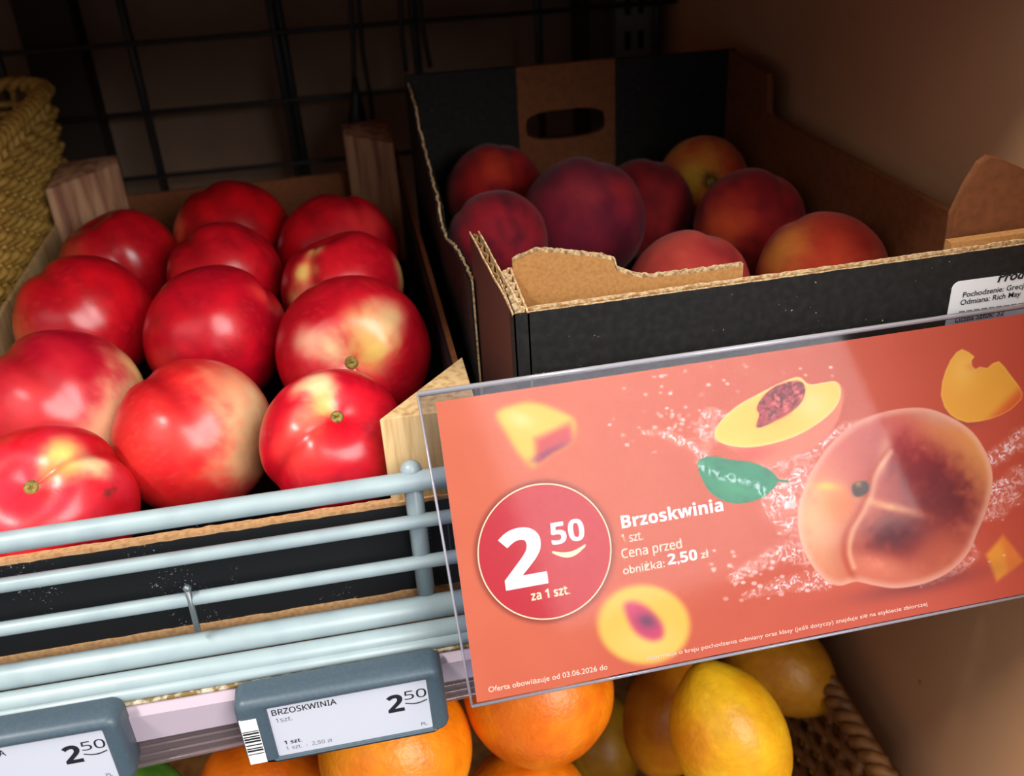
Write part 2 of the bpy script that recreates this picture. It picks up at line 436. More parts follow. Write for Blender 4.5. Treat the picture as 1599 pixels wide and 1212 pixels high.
# ------------------------------------------------------------------ electronic shelf labels
def rrect(x0, x1, z0, z1, r, n=6):
    out = []
    for cx, cz, a0 in ((x1-r, z1-r, 0), (x0+r, z1-r, 90), (x0+r, z0+r, 180), (x1-r, z0+r, 270)):
        for k in range(n+1):
            a = math.radians(a0+90*k/n); out.append((cx+r*math.cos(a), cz+r*math.sin(a)))
    return out
def ring_case(mb, stations):
    """stations: list of (outline, y) ; skin between consecutive, last is capped"""
    n = len(stations[0][0]); v = []; f = []
    for o, y in stations: v += [(x, y, z) for x, z in o]
    for i in range(len(stations)-1):
        for k in range(n):
            k2 = (k+1) % n; f.append((i*n+k, i*n+k2, (i+1)*n+k2, (i+1)*n+k))
    f.append(tuple(range(n))); f.append(tuple((len(stations)-1)*n+k for k in range(n-1, -1, -1)))
    mb.add(v, f)
def esl(loc, rz, ry, label, first):
    e = empty('shelf_label', loc, label, 'price label', 'electronic price labels')
    W_, H_ = 0.0795, 0.0335
    x0, x1, z0, z1 = 0, W_, 0, H_
    sx0, sx1, sz0, sz1 = 0.0122, 0.0725, 0.0022, 0.0283
    m = MB()
    O = lambda d, r: rrect(x0+d, x1-d, z0+d, z1-d, r)
    I = lambda d, r: rrect(sx0-d, sx1+d, sz0-d, sz1+d, r)
    ring_case(m, [(O(.0006, .004), .0125), (O(0, .0045), .0115), (O(0, .0045), .0028), (O(.0006, .0042), .0010), (O(.0020, .003), 0), (I(.0018, .0018), 0), (I(.0006, .001), .0006), (I(0, .0006), .0016)])
    def place(o):
        M4 = Matrix.Translation([float(c) for c in loc]) @ Matrix.Rotation(ry, 4, 'Y') @ Matrix.Rotation(rz, 4, 'X')
        o.data.transform(M4); return o
    case = place(m.build('case', 'esl', None, True)); put(case, e)
    m = MB(); m.box(sx0-.0004, sx1+.0004, .0013, .0018, sz0-.0004, sz1+.0004); sc = place(m.build('screen', 'esl_screen')); put(sc, e)
    M4 = Matrix.Translation([float(c) for c in loc]) @ Matrix.Rotation(ry, 4, 'Y') @ Matrix.Rotation(rz, 4, 'X')
    ux = np.array((M4.to_3x3() @ Vector((1, 0, 0)))); uz = np.array((M4.to_3x3() @ Vector((0, 0, 1)))); nn = -np.array((M4.to_3x3() @ Vector((0, 1, 0))))
    W3 = lambda x, z, y=.0013: np.array(M4 @ Vector((x, y, z)))
    T = lambda s, x, z, mt, **k: text_mesh('screen_text', s, mt, sc, W3(x, z), ux, uz, nn, lift=.0001, **k)
    T('BRZOSKWINIA', sx0+.0012, sz1-.0042, 'ink', width=.0245, height=.0028, bold=.012, glyph='sans')
    T('1szt.', sx0+.0020, sz1-.0082, 'ink_soft', height=.0022, glyph='sans')
    T('1 szt.', sx0+.0030, sz0+.0056, 'ink', height=.0020, glyph='bold')
    T('1 szt.  :  2,50 zł', sx0+.0032, sz0+.0024, 'ink_soft', height=.0019, glyph='sans')
    T('2', sx1-.0160, sz1-.0142, 'ink', width=.0064, height=.0088, bold=.01, glyph='bold')
    T('50', sx1-.0090, sz1-.0088, 'ink', width=.0086, height=.0044, bold=.0, glyph='sans')
    T('PL', sx1-.0042, sz0+.0018, 'ink_soft', height=.0018)
    m = MB()
    pts = [(sx1-.0090+.0085*t, sz1-.0104-.0011*math.sin(math.pi*t)) for t in np.linspace(0, 1, 13)]
    q = [W3(x, z-.00028, .0011) for x, z in pts]+[W3(x, z+.00028, .0011) for x, z in reversed(pts)]
    m.add(q, [(i, i+1, 24-i, 25-i) for i in range(12)]); o = m.build('screen_arc', 'ink', sc)
    m = MB(); m.box(.0012, .0076, -.0003, .0008, .0020, .0255); o = m.build('barcode_sticker', 'white'); o.data.transform(M4); put(o, e)
    rr = random.Random(3); z = .0072
    while z < .0195:
        h = rr.choice([.0004, .0006, .0009]); m = MB(); m.box(.0014, .0074, -.0004, 0, z, z+h); bb = m.build('barcode_bar', 'ink'); bb.data.transform(M4); put(bb, o); z += h+rr.choice([.0005, .0008, .0012])
    return e
esl((-0.0775, -0.0300, -0.0450), 0.0, math.radians(-0.7), 'grey electronic price label reading 2,50 directly left of clear sign holder', True)
esl((-0.1975, -0.0300, -0.0410), 0.0, 0.0, 'grey electronic price label cut off by left bottom corner', False)

# ================================================================== SIGN
lean = math.radians(30); yw = math.radians(-1.2)
NRM = np.array([-math.sin(yw)*math.cos(lean), -math.cos(yw)*math.cos(lean), math.sin(lean)])
BL = at(737, 1103, 0.353)
def on_sign(x, y, d=0.0):
    dr = ray(x, y); t = ((BL+NRM*d-CAMP)@NRM)/(dr@NRM); return CAMP+t*dr
UX = on_sign(1599, 690)-on_sign(690, 846); UX -= NRM*(UX@NRM); UX /= np.linalg.norm(UX)
tl = on_sign(652, 616); tr = on_sign(1599, 478); br = on_sign(1599, 930); bl = on_sign(737, 1103)
ux1 = (tr-tl)/np.linalg.norm(tr-tl); ux2 = (br-bl)/np.linalg.norm(br-bl)
UX = ux1+ux2; UX -= NRM*(UX@NRM); UX /= np.linalg.norm(UX)
UY = np.cross(NRM, UX)
if UY[2] < 0: UY = -UY
# corners of holder in sign coordinates (u,v), a slightly out-of-square sheet
def uv(p): d = p-BL; return np.array([d@UX, d@UY])
H_bl, H_tl = uv(bl), uv(tl)
UMAX = (PX-0.006-BL[0])/UX[0]
def line_u(a, bb, u): a = uv(a); bb = uv(bb); t = (u-a[0])/(bb[0]-a[0]); return a+(bb-a)*t
H_tr, H_br = line_u(tl, tr, UMAX), line_u(bl, br, UMAX)
c_tl, c_bl = uv(on_sign(680, 628)), uv(on_sign(745, 1097))
c_tr = line_u(on_sign(680, 628), on_sign(1599, 490), UMAX-0.004); c_br = line_u(on_sign(745, 1097), on_sign(1599, 927), UMAX-0.004)
S3 = lambda q, d=0.0: BL+UX*q[0]+UY*q[1]+NRM*d
print('sign', H_tl, H_bl, H_tr, H_br)

hd = empty('sign_holder', S3(H_bl), 'clear acrylic pocket holding the peach price card', 'sign holder')
def quad_solid(mb, q, d0, d1):
    v = [S3(p, d0) for p in q]+[S3(p, d1) for p in q]
    mb.add(v, [(3, 2, 1, 0), (4, 5, 6, 7), (0, 1, 5, 4), (1, 2, 6, 5), (2, 3, 7, 6), (3, 0, 4, 7)])
m = MB(); quad_solid(m, [H_bl, H_br, H_tr, H_tl], 0.0010, 0.0016); m.build('front_sheet', 'acrylic', hd)
m = MB(); quad_solid(m, [H_bl, H_br, H_tr, H_tl], -0.0020, -0.0012); m.build('back_sheet', 'acrylic', hd)
def edge(a, bb, r, nm):
    m = MB(); m.tube([S3(a, 0.0003), S3((a+bb)/2, 0.0003), S3(bb, 0.0003)], r, 8); m.build(nm, 'acrylic_edge', hd, True)
edge(H_tl, H_tr, 0.0011, 'top_edge'); edge(H_bl, H_tl, 0.0005, 'side_edge'); edge(H_bl, H_br, 0.0006, 'bottom_edge')
band = [H_tl+(0.0, -0.0052), H_tr+(0, -0.0032), H_tr, H_tl]
m = MB(); quad_solid(m, band, -0.0032, -0.0022); m.build('top_fold', 'acrylic', hd)
for u in (0.06, 0.19):      # clips that hook the pocket over the fence rail
    yb = 0.0566
    P = S3(np.array([u, 0.075]), -0.002)
    m = MB(); m.tube([P, (P[0], (P[1]-.004)/2, (P[2]+0.064)/2), (P[0], 0.0, 0.0625), (P[0], 0.006, 0.058)], 0.0018, 8); m.build('hook', 'acrylic_edge', hd, True)

# ---- the printed card (flat print painted per vertex in the card's plane)
cd = empty('price_card', S3(c_bl), 'orange printed price card with splashing peach picture and 2,50 price', 'price card')
NU, NV = 800, 410
uu, vv = np.meshgrid(np.linspace(0, 1, NU), np.linspace(0, 1, NV))
q = (c_bl[None, None]*((1-uu)*(1-vv))[..., None]+c_br*(uu*(1-vv))[..., None]+c_tr*(uu*vv)[..., None]+c_tl*((1-uu)*vv)[..., None])
P3 = BL+q[..., :1]*UX+q[..., 1:]*UY
PXI, PYI = proj(P3.reshape(-1, 3)); X = PXI.reshape(NV, NU); Y = PYI.reshape(NV, NU)
A = np.zeros((NV, NU, 3))
def rgb(*c): return np.array(c, float)
def over(mask, col):
    global A
    A = A*(1-mask[..., None])+np.asarray(col)*mask[..., None]
def curve(pts, closed=True, k=4):
    P = np.array(pts, float); n = len(P); out = []
    for i in range(n if closed else n-1):
        p0, p1, p2, p3 = (P[(i-1) % n], P[i], P[(i+1) % n], P[(i+2) % n]) if closed else (P[max(i-1, 0)], P[i], P[i+1], P[min(i+2, n-1)])
        for t in np.linspace(0, 1, k, endpoint=False):
            out.append(.5*((2*p1)+(-p0+p2)*t+(2*p0-5*p1+4*p2-p3)*t*t+(-p0+3*p1-3*p2+p3)*t**3))
    if not closed: out.append(P[-1])
    return np.array(out)
def seg_dist(P, closed, x, y):
    d = np.full(x.shape, 1e9)
    n = len(P)
    for i in range(n if closed else n-1):
        a, bb = P[i], P[(i+1) % n]; e = bb-a
        t = np.clip(((x-a[0])*e[0]+(y-a[1])*e[1])/(e@e+1e-9), 0, 1)
        d = np.minimum(d, np.hypot(x-a[0]-t*e[0], y-a[1]-t*e[1]))
    return d
def sdf(pts, smoothed=True):
    P = curve(pts) if smoothed else np.array(pts, float)
    lo = P.min(0)-40; hi = P.max(0)+40
    out = np.full(X.shape, -1e3)
    s = (X > lo[0]) & (X < hi[0]) & (Y > lo[1]) & (Y < hi[1])
    if not s.any(): return out
    x, y = X[s], Y[s]
    d = seg_dist(P, True, x, y); ins = np.zeros(x.shape, bool); n = len(P)
    for i in range(n):
        a, bb = P[i], P[(i+1) % n]
        c = ((a[1] > y) != (bb[1] > y)); ins ^= c & (x < (bb[0]-a[0])*(y-a[1])/(bb[1]-a[1]+1e-12)+a[0])
    out[s] = np.where(ins, d, -d); return out
def line_d(pts):
    P = curve(pts, False); lo = P.min(0)-60; hi = P.max(0)+60
    out = np.full(X.shape, 1e3); s = (X > lo[0]) & (X < hi[0]) & (Y > lo[1]) & (Y < hi[1])
    if s.any(): out[s] = seg_dist(P, False, X[s], Y[s])
    return out
def blob(cx, cy, rx, ry, ang=0, soft=1.0):
    a = math.radians(ang); dx, dy = X-cx, Y-cy
    ex = (dx*math.cos(a)+dy*math.sin(a))/rx; ey = (-dx*math.sin(a)+dy*math.cos(a))/ry
    return np.exp(-(ex**2+ey**2)*soft)
def cA(pts): return [(980+x/2.583, 520+y/2.583) for x, y in pts]
# background
tt = np.clip((X-680)/920, 0, 1)[..., None]; ty = np.clip((Y-480)/620, 0, 1)[..., None]
A = rgb(226, 112, 72)*(1-tt)+rgb(192, 72, 46)*tt
A = A*(1-.15*ty*tt)+rgb(226, 92, 62)*(.15*ty*tt)
# blurred chunk
s = sdf([(775, 646), (803, 632), (832, 628), (870, 640), (897, 657), (893, 690), (862, 708), (834, 730), (812, 712), (792, 680)])
over(smooth(-7, 7, s), rgb(243, 196, 74)); over(smooth(-7, 7, s)*smooth(-8, 10, sdf([(835, 685), (890, 660), (900, 690), (838, 735)], False)), rgb(214, 74, 72))
over(smooth(-4, 6, s)*blob(862, 706, 34, 7, -25), rgb(140, 50, 90)); over(smooth(-7, 9, s)*blob(812, 655, 22, 12, 20)*.7, rgb(252, 232, 150))
# blurred slice
e = np.hypot(((X-1005)*.99+(Y-975)*.1)/74, (-(X-1005)*.1+(Y-975))/64)
s = 1-smooth(.86, 1.08, e)
over(s, rgb(246, 196, 74)); over(s*blob(1010, 1005, 60, 30, 0)*.5, rgb(250, 220, 130))
over(smooth(-8, 8, sdf([(975, 945), (990, 940), (1012, 950), (1033, 975), (1034, 994), (1018, 1000), (996, 990), (982, 970)])), rgb(214, 72, 104))
over(blob(1010, 970, 15, 11, 20)*.8, rgb(100, 70, 90))
# small chunk at right
s = sdf([(1539, 866), (1566, 836), (1597, 876), (1556, 908)], False); over(smooth(-5, 5, s), rgb(236, 150, 40)); over(smooth(-6, 6, s)*smooth(0, 14, X-1562-(Y-870)*.2)*.5, rgb(220, 90, 40))
# water splash
nz3 = fbm(X/30+3, Y/30+8, None, 3); nz = fbm(X/7+2.5*fbm(X/16, Y/16), Y/7+2.5*fbm(X/16+9, Y/16+5), None, 3); nz2 = fbm(X/22+9, Y/22+4, None, 3)
ridge = 1-np.abs(2*nz-1)*2.2
def splash(lines, amt=1.0):
    for pts, w0, w1 in lines:
        d = line_d(cA(pts)); P = np.array(cA(pts)); L_ = P[-1]-P[0]
        t = np.clip(((X-P[0][0])*L_[0]+(Y-P[0][1])*L_[1])/(L_@L_), 0, 1)
        w = w0+(w1-w0)*t
        mk = (1-smooth(.35, 1.15, d/w+(nz2-.5)*.9))
        over(np.clip(mk*(.25+.60*smooth(.35, .95, ridge))*amt*(.35+.9*nz2), 0, 1), rgb(248, 204, 190))
        over(np.clip(mk*smooth(.80, 1.0, ridge)*amt*smooth(.25, .6, nz3)*1.1, 0, 1), rgb(255, 244, 240))
splash([([(60, 400), (140, 410), (250, 450), (300, 490)], 4, 15), ([(300, 400), (340, 330), (400, 370), (330, 420)], 14, 18),
        ([(560, 520), (640, 520), (700, 560), (640, 640), (600, 700), (680, 780)], 26, 24), ([(700, 480), (800, 440), (860, 390), (930, 360)], 20, 8),
        ([(470, 1060), (560, 1035), (680, 1010), (790, 985)], 6, 20), ([(420, 990), (520, 930), (640, 880), (720, 900)], 10, 20), ([(600, 640), (700, 700), (720, 600)], 24, 20),
        ([(1470, 640), (1540, 600), (1620, 570)], 16, 24), ([(1460, 520), (1540, 460), (1600, 420)], 14, 22), ([(1380, 860), (1400, 900), (1300, 970), (1180, 1010)], 10, 8), ([(1440, 720), (1500, 700), (1560, 660)], 18, 16)], .95)
for i in range(150):
    k = random.random()
    if k < .35: cx, cy, r = random.gauss(1050, 40), random.gauss(640, 38), random.uniform(1.2, 3.2)
    elif k < .7: cx, cy, r = random.gauss(1175, 32), random.gauss(890, 28), random.uniform(1.2, 3.6)
    elif k < .85: cx, cy, r = random.gauss(1560, 30), random.gauss(740, 60), random.uniform(1.2, 3.4)
    else: cx, cy, r = random.gauss(1200, 80), random.gauss(590, 15), random.uniform(1.0, 2.6)
    s = (np.abs(X-cx) < 8) & (np.abs(Y-cy) < 8)
    mk = np.zeros_like(X); dd = np.hypot((X[s]-cx)/1.4, Y[s]-cy); mk[s] = (1-smooth(r*.6, r*1.2, dd))*random.uniform(.4, .8)
    over(mk, rgb(252, 222, 210))
# half peach
sk = sdf(cA([(350, 400), (380, 350), (440, 295), (520, 250), (620, 200), (690, 178), (730, 208), (790, 200), (840, 195), (868, 235), (862, 310), (830, 380), (760, 450), (660, 500), (560, 530), (470, 500), (380, 445)]))
over(smooth(-1, 1.5, sk), rgb(232, 124, 92)); over(smooth(-1, 1.5, sk)*blob(1165, 712, 46, 14, -15), rgb(224, 84, 64))
fl = sdf(cA([(350, 400), (380, 350), (440, 295), (520, 250), (620, 200), (690, 178), (730, 208), (790, 200), (838, 196), (858, 225), (850, 280), (800, 340), (700, 405), (590, 445), (470, 462), (370, 440)]))
fm = smooth(-1, 1.2, fl)
over(fm, rgb(244, 202, 82)); over(fm*blob(1265, 632, 30, 22)*.7, rgb(250, 228, 150)); over(fm*blob(1150, 690, 34, 12, -20)*.5, rgb(252, 216, 96))
over(fm*blob(1210, 645, 52, 34, -30)*.45, rgb(238, 170, 60)); over(fm*(1-smooth(0, 5, fl))*.6, rgb(252, 232, 170))
pt = sdf(cA([(520, 300), (560, 240), (620, 205), (690, 193), (716, 228), (692, 290), (620, 340), (560, 372), (518, 380), (530, 330)]))
over(smooth(-1, 1.2, pt), rgb(176, 46, 58)); over(smooth(-1, 1, pt)*smooth(.45, .62, fbm(X/4.5, Y/4.5, None, 2)), rgb(112, 20, 36)); over(smooth(-1, 1, pt)*smooth(.62, .75, fbm(X/4.5+30, Y/4.5, None, 2)), rgb(226, 110, 96))
over(np.exp(-(line_d(cA([(548, 365), (640, 330), (700, 270)]))/2.0)**2)*.8, rgb(196, 84, 60))
# leaf
lf = sdf(cA([(282, 530), (300, 505), (350, 498), (420, 512), (500, 522), (570, 552), (605, 590), (590, 625), (540, 665), (470, 686), (400, 682), (335, 645), (295, 580)]))
lm = smooth(-1, 1.2, lf); over(lm, rgb(40, 142, 96)); over(lm*smooth(.5, .7, fbm(X/16, Y/7, None, 3))*.6, rgb(22, 112, 78)); over(lm*blob(1150, 764, 26, 8, 15)*.7, rgb(70, 170, 110))
over((1-smooth(1.2, 2.6, line_d(cA([(590, 588), (620, 597), (645, 598)]))))*.9, rgb(40, 130, 90))
d = line_d(cA([(300, 540), (360, 570), (430, 590), (510, 610), (560, 650)])); over(lm*(1-smooth(2, 9, d+8*nz2-4))*smooth(.3, .8, ridge)*.8, rgb(200, 232, 216))
# wedge
wg = sdf(cA([(1262, 250), (1268, 195), (1282, 150), (1302, 108), (1325, 78), (1348, 65), (1375, 78), (1398, 96), (1386, 112), (1388, 134), (1402, 146), (1420, 136), (1448, 142), (1472, 122), (1496, 114), (1515, 132), (1540, 165), (1578, 215), (1592, 245), (1588, 268), (1545, 310), (1500, 334), (1460, 348), (1415, 358), (1370, 362), (1330, 350), (1300, 330), (1276, 298)]), False)
wm = smooth(-1, 1.2, wg); over(blob(1496, 655, 30, 9, 10)*.5, rgb(120, 60, 60)); over(wm, rgb(238, 166, 52)); over(wm*blob(1505, 575, 22, 30, 20)*.6, rgb(250, 200, 96))
over(wm*smooth(-10, 12, (X-1560)*.72+(Y-638)*.7), rgb(220, 92, 34)); over(wm*blob(1524, 571, 14, 6, -10)*.7, rgb(226, 130, 60)); over(wm*(1-smooth(0, 4, wg))*.3, rgb(252, 214, 120))
# big peach
over(blob(1440, 912, 100, 14, -12)*.6, rgb(110, 40, 36))
pe = sdf(cA([(686, 720), (705, 640), (745, 550), (820, 445), (920, 362), (1050, 314), (1190, 302), (1300, 338), (1390, 400), (1448, 490), (1472, 585), (1455, 690), (1412, 800), (1372, 890), (1300, 962), (1200, 1010), (1085, 1030), (1000, 1020), (920, 1004), (850, 1020), (780, 985), (720, 900), (690, 810)]))
pm = smooth(-1, 1.5, pe)
over(pm, rgb(222, 120, 80))
fn = fbm(X/14, Y/14, None, 4)-.5
def pb(cx, cy, rx, ry, ang, col, a):
    cx, cy = 980+cx/2.583, 520+cy/2.583
    over(pm*np.clip(blob(cx, cy, rx/2.583, ry/2.583, ang)*(1+1.1*fn)*a, 0, 1), rgb(*col))
pb(1050, 400, 260, 120, -15, (212, 104, 92), 1.0); pb(860, 520, 120, 150, 30, (212, 98, 82), .9); pb(1380, 520, 110, 190, -20, (238, 166, 82), .95); pb(1260, 420, 120, 60, 30, (236, 160, 84), .7)
pb(770, 770, 110, 200, 0, (242, 180, 122), 1.15); pb(860, 700, 70, 60, 10, (240, 132, 54), .9); pb(800, 620, 60, 18, 5, (246, 196, 90), .9)
pb(1080, 560, 110, 140, 20, (196, 62, 52), .95); pb(1180, 570, 170, 130, 30, (142, 26, 26), 1.15); pb(1270, 690, 140, 150, 0, (104, 18, 20), 1.15)
pb(1090, 830, 200, 130, -10, (150, 44, 32), 1.1); pb(1090, 810, 110, 70, -10, (96, 22, 22), .95); pb(1010, 940, 120, 50, 10, (232, 128, 92), .9); pb(1250, 880, 110, 70, -40, (190, 84, 48), .8)
pb(1060, 700, 120, 16, 14, (246, 178, 110), .9); pb(1030, 500, 24, 90, 10, (246, 190, 150), .7); pb(1240, 345, 90, 24, 15, (206, 160, 130), .6)
cl = line_d(cA([(1040, 480), (985, 560), (965, 640), (930, 720), (885, 800), (872, 880), (890, 950), (925, 1005)]))
over(pm*np.exp(-(cl/5)**2)*.75, rgb(188, 70, 36))
cl2 = line_d(cA([(1062, 480), (1005, 565), (985, 650), (950, 725), (908, 800), (894, 880), (912, 945)])); over(pm*np.exp(-(cl2/4)**2)*.6, rgb(248, 190, 140))
over(pm*(1-smooth(0, 14, pe))*.6, rgb(246, 196, 168))
over(blob(980+940/2.583, 520+625/2.583, 18, 14, 0, 1.6)*.6, rgb(140, 50, 30))
st = sdf(cA([(902, 620), (925, 600), (962, 598), (975, 628), (950, 656), (915, 660)])); over(smooth(-1, 1.5, st), rgb(70, 44, 26)); over(smooth(-1, 1, st)*blob(1340, 756, 5, 4)*.9, rgb(190, 140, 90))
# soft shadow round the price disc
DC = uv(on_sign(851, 861)); DR = np.linalg.norm(uv(on_sign(747, 872))-uv(on_sign(955, 846)))/2
dd = np.hypot(q[..., 0]-DC[0], q[..., 1]-DC[1])/DR
over((1-smooth(1.0, 1.10, dd))*.55, rgb(110, 30, 20))
A = np.clip(A*.93+(fbm(X/60, Y/60, None, 3)[..., None]-.5)*6, 0, 255)
C_ = lin(A.reshape(-1, 3))
o = grid_mesh('printed_face', (P3+NRM*0.0002).reshape(-1, 3), C_, 'card', NU, NV, False, cd)
m = MB(); quad_solid(m, [c_bl, c_br, c_tr, c_tl], -0.0004, 0.0001); m.build('card_backing', 'card_back', cd)

def disc(nm, r0, r1, mt, d, parent):
    n = 72; m = MB(); v = []
    for k in range(n):
        a = 2*math.pi*k/n
        v += [S3(DC+np.array([math.cos(a), math.sin(a)])*r1, d), S3(DC+np.array([math.cos(a), math.sin(a)])*r0, d)]
    if r0 > 0: m.add(v, [(2*k, (2*k+2) % (2*n), (2*k+3) % (2*n), 2*k+1) for k in range(n)])
    else: m.add(v[::2], [tuple(range(n))])
    return m.build(nm, mt, parent)
dsk = disc('price_disc', 0, DR, 'red_disc', 0.00028, cd); dsk['label'] = 'red price disc'
disc('disc_outline', DR*.982, DR, 'cream', 0.00034, dsk)
def ctext(s, p0, p1, mt, parent, hpx=None, bold=0.0, lift=.0004, glyph=None):
    a, bb = uv(on_sign(*p0)), uv(on_sign(*p1)); w = bb[0]-a[0]
    mpp = np.linalg.norm(uv(on_sign(p0[0]+3, p0[1]-20))-a)/20.2
    return text_mesh('lettering', s, mt, parent, S3(a), UX, UY, NRM, width=w, height=(hpx*mpp if hpx else None), bold=bold, lift=lift, glyph=glyph)
ctext('2', (789, 921), (856, 908), 'white', dsk, 88, .012, glyph='bold')
ctext('50', (862, 851), (914, 841), 'white', dsk, 33, .005, glyph='bold')
ctext('za 1 szt.', (830, 938), (890, 927), 'cream', dsk, 14, .005, glyph='bold')
a0, a1 = uv(on_sign(862, 862)), uv(on_sign(914, 851)); m = MB(); V = []
for t in np.linspace(0, 1, 17):
    c = a0+(a1-a0)*t+np.array([0, -.0022*math.sin(math.pi*t)]); h = .0004+.0006*math.sin(math.pi*t)
    V += [S3(c+(0, h), .0004), S3(c-(0, h), .0004)]
m.add(V, [(2*i, 2*i+1, 2*i+3, 2*i+2) for i in range(16)]); m.build('smile_arc', 'cream', dsk)
ctext('Brzoskwinia', (971, 825), (1129, 795), 'white', cd, 19, .008, glyph='bold')
ctext('1 szt.', (971, 848), (1004, 842), 'pale_text', cd, 13, .012, glyph='sans')
ctext('Cena przed', (971, 872), (1065, 856), 'pale_text', cd, 14, .012, glyph='sans')
ctext('obniżką:', (973, 897), (1038, 884), 'pale_text', cd, 13, .007)
ctext('2,50', (1043, 882), (1089, 873), 'white', cd, 16, .006, glyph='bold')
ctext('zł', (1094, 872), (1107, 869), 'pale_text', cd, 13, .007)
ctext('Oferta obowiązuje od 03.06.2026 do', (763, 1081), (948, 1041), 'pale_text', cd, 8.5, .010)
ctext('informacja o kraju pochodzenia odmiany oraz klasy (jeśli dotyczy) znajduje się na etykiecie zbiorczej', (1010, 1031), (1447, 944), 'pale_text', cd, 6.5, .004)

# ================================================================== NECTARINE CRATE
nc = empty('nectarine_crate', (-0.088, 0.2, 0.0), 'black cardboard crate with pale wooden corner posts, full of nectarines', 'crate')
cxl, cxr, cy0, cy1 = -0.203, 0.0275, 0.0105, 0.418
def jz(z, n, a, k=0): return list(z+a*(fbm(np.linspace(0, n*.45, n)+k, np.full(n, k*1.7), None, 3)-.5)*2)
n = 140; xs = np.linspace(cxl, cxr, n)
m = MB(); m.sheet([(x, cy0) for x in xs], -0.0040, jz(0.0385, n, .0004, 3), 0.0006); w = m.build('front_wall', 'black_card', nc)
m = MB(); m.sheet([(x, cy0+.0006) for x in xs], -0.009, jz(0.0402, n, .0006, 5), 0.0034); m.build('card_core', 'card_edge', w)
m = MB(); m.sheet([(x, cy0-.0006) for x in np.linspace(cxl, -0.003, 60)], -0.0085, jz(-0.0038, 60, .0007, 9), 0.0014); m.build('bottom_strip', 'card_edge', nc)
m = MB(); m.box(cxl, cxr, cy0, cy1, -0.0090, -0.0055); m.build('bottom_board', 'kraft', nc)
m = MB(); m.box(cxl+.004, cxr-.005, cy0+.006, cy1-.006, -0.0054, 0.001); m.build('tray_insert', 'black_card', nc)
ys = np.linspace(cy0, cy1, 60)
m = MB(); m.sheet([(cxr, y) for y in ys], -0.0055, jz(0.0685, 60, .0004, 2), 0.0022); w = m.build('side_wall', 'kraft_dark', nc)
m = MB(); m.sheet([(cxr-.0023, y) for y in ys], -0.0055, [0.0655]*60, 0.0012); m.build('black_liner', 'black_card', w)
m = MB(); m.sheet([(cxl+.0026, y) for y in ys], -0.0055, jz(0.056, 60, .0004, 6), 0.0026); m.build('side_wall', 'wood', nc)
m = MB(); m.sheet([(x, cy1-.003) for x in np.linspace(cxl, cxr, 40)], -0.0055, jz(0.052, 40, .0004, 7), 0.0026); m.build('back_wall', 'kraft_dark', nc)
zt = 0.078
A_, B_, C2 = pl(592, 655, 2, zt), None, pl(718, 557, 2, zt)
m = MB(); m.prism([(A_[0], A_[1]), (C2[0]+.001, A_[1]-.001), (C2[0]+.001, C2[1])], -0.0055, zt); bevel(m.build('corner_post', 'wood', nc), .0006, 2)
# back posts
pa, pb_ = pl(536, 211, 2, 0.086), pl(612, 204, 2, 0.086)
m = MB(); m.prism([(pa[0], pa[1]), (cxr-.0035, pb_[1]-.034), (cxr-.0035, cy1-.003), (pa[0], cy1-.003)], -0.0055, [0.086, .086, .089, .087]); bevel(m.build('corner_post', 'wood_red', nc), .0006, 2)
pa, pb_ = pl(75, 281, 2, 0.081), pl(184, 256, 2, 0.081)
m = MB(); m.prism([(pa[0]+.002, pa[1]-.02), (pb_[0], pb_[1]), (pb_[0]-.002, pb_[1]+.012), (pa[0]+.002, pb_[1]+.012)], -0.0055, [0.080, .081, .084, .083]); bevel(m.build('corner_post', 'wood_red', nc), .0006, 2)
# stamped frame and letters on the crate front
hx, hz = pl(676, 830, 1, cy0)[0], pl(676, 830, 1, cy0)[2]
text_mesh('stamp_lettering', 'HT', 'grey_print', nc, (hx-.0012, cy0, hz-.003), np.array([0, 0, 1.]), np.array([-1., 0, 0]), np.array([0, -1., 0]), height=.0045, width=.006, lift=.0002)
for (x0_, x1_, z0_, z1_) in ((hx-.008, hx+.010, hz+.0095, hz+.0100), (hx-.008, hx+.010, hz-.0145, hz-.0140), (hx+.006, hx+.0065, hz-.0145, hz+.01)):
    m = MB(); m.box(x0_, x1_, cy0-.0003, cy0-.0001, z0_, z1_); m.build('stamp_line', 'grey_print', nc)

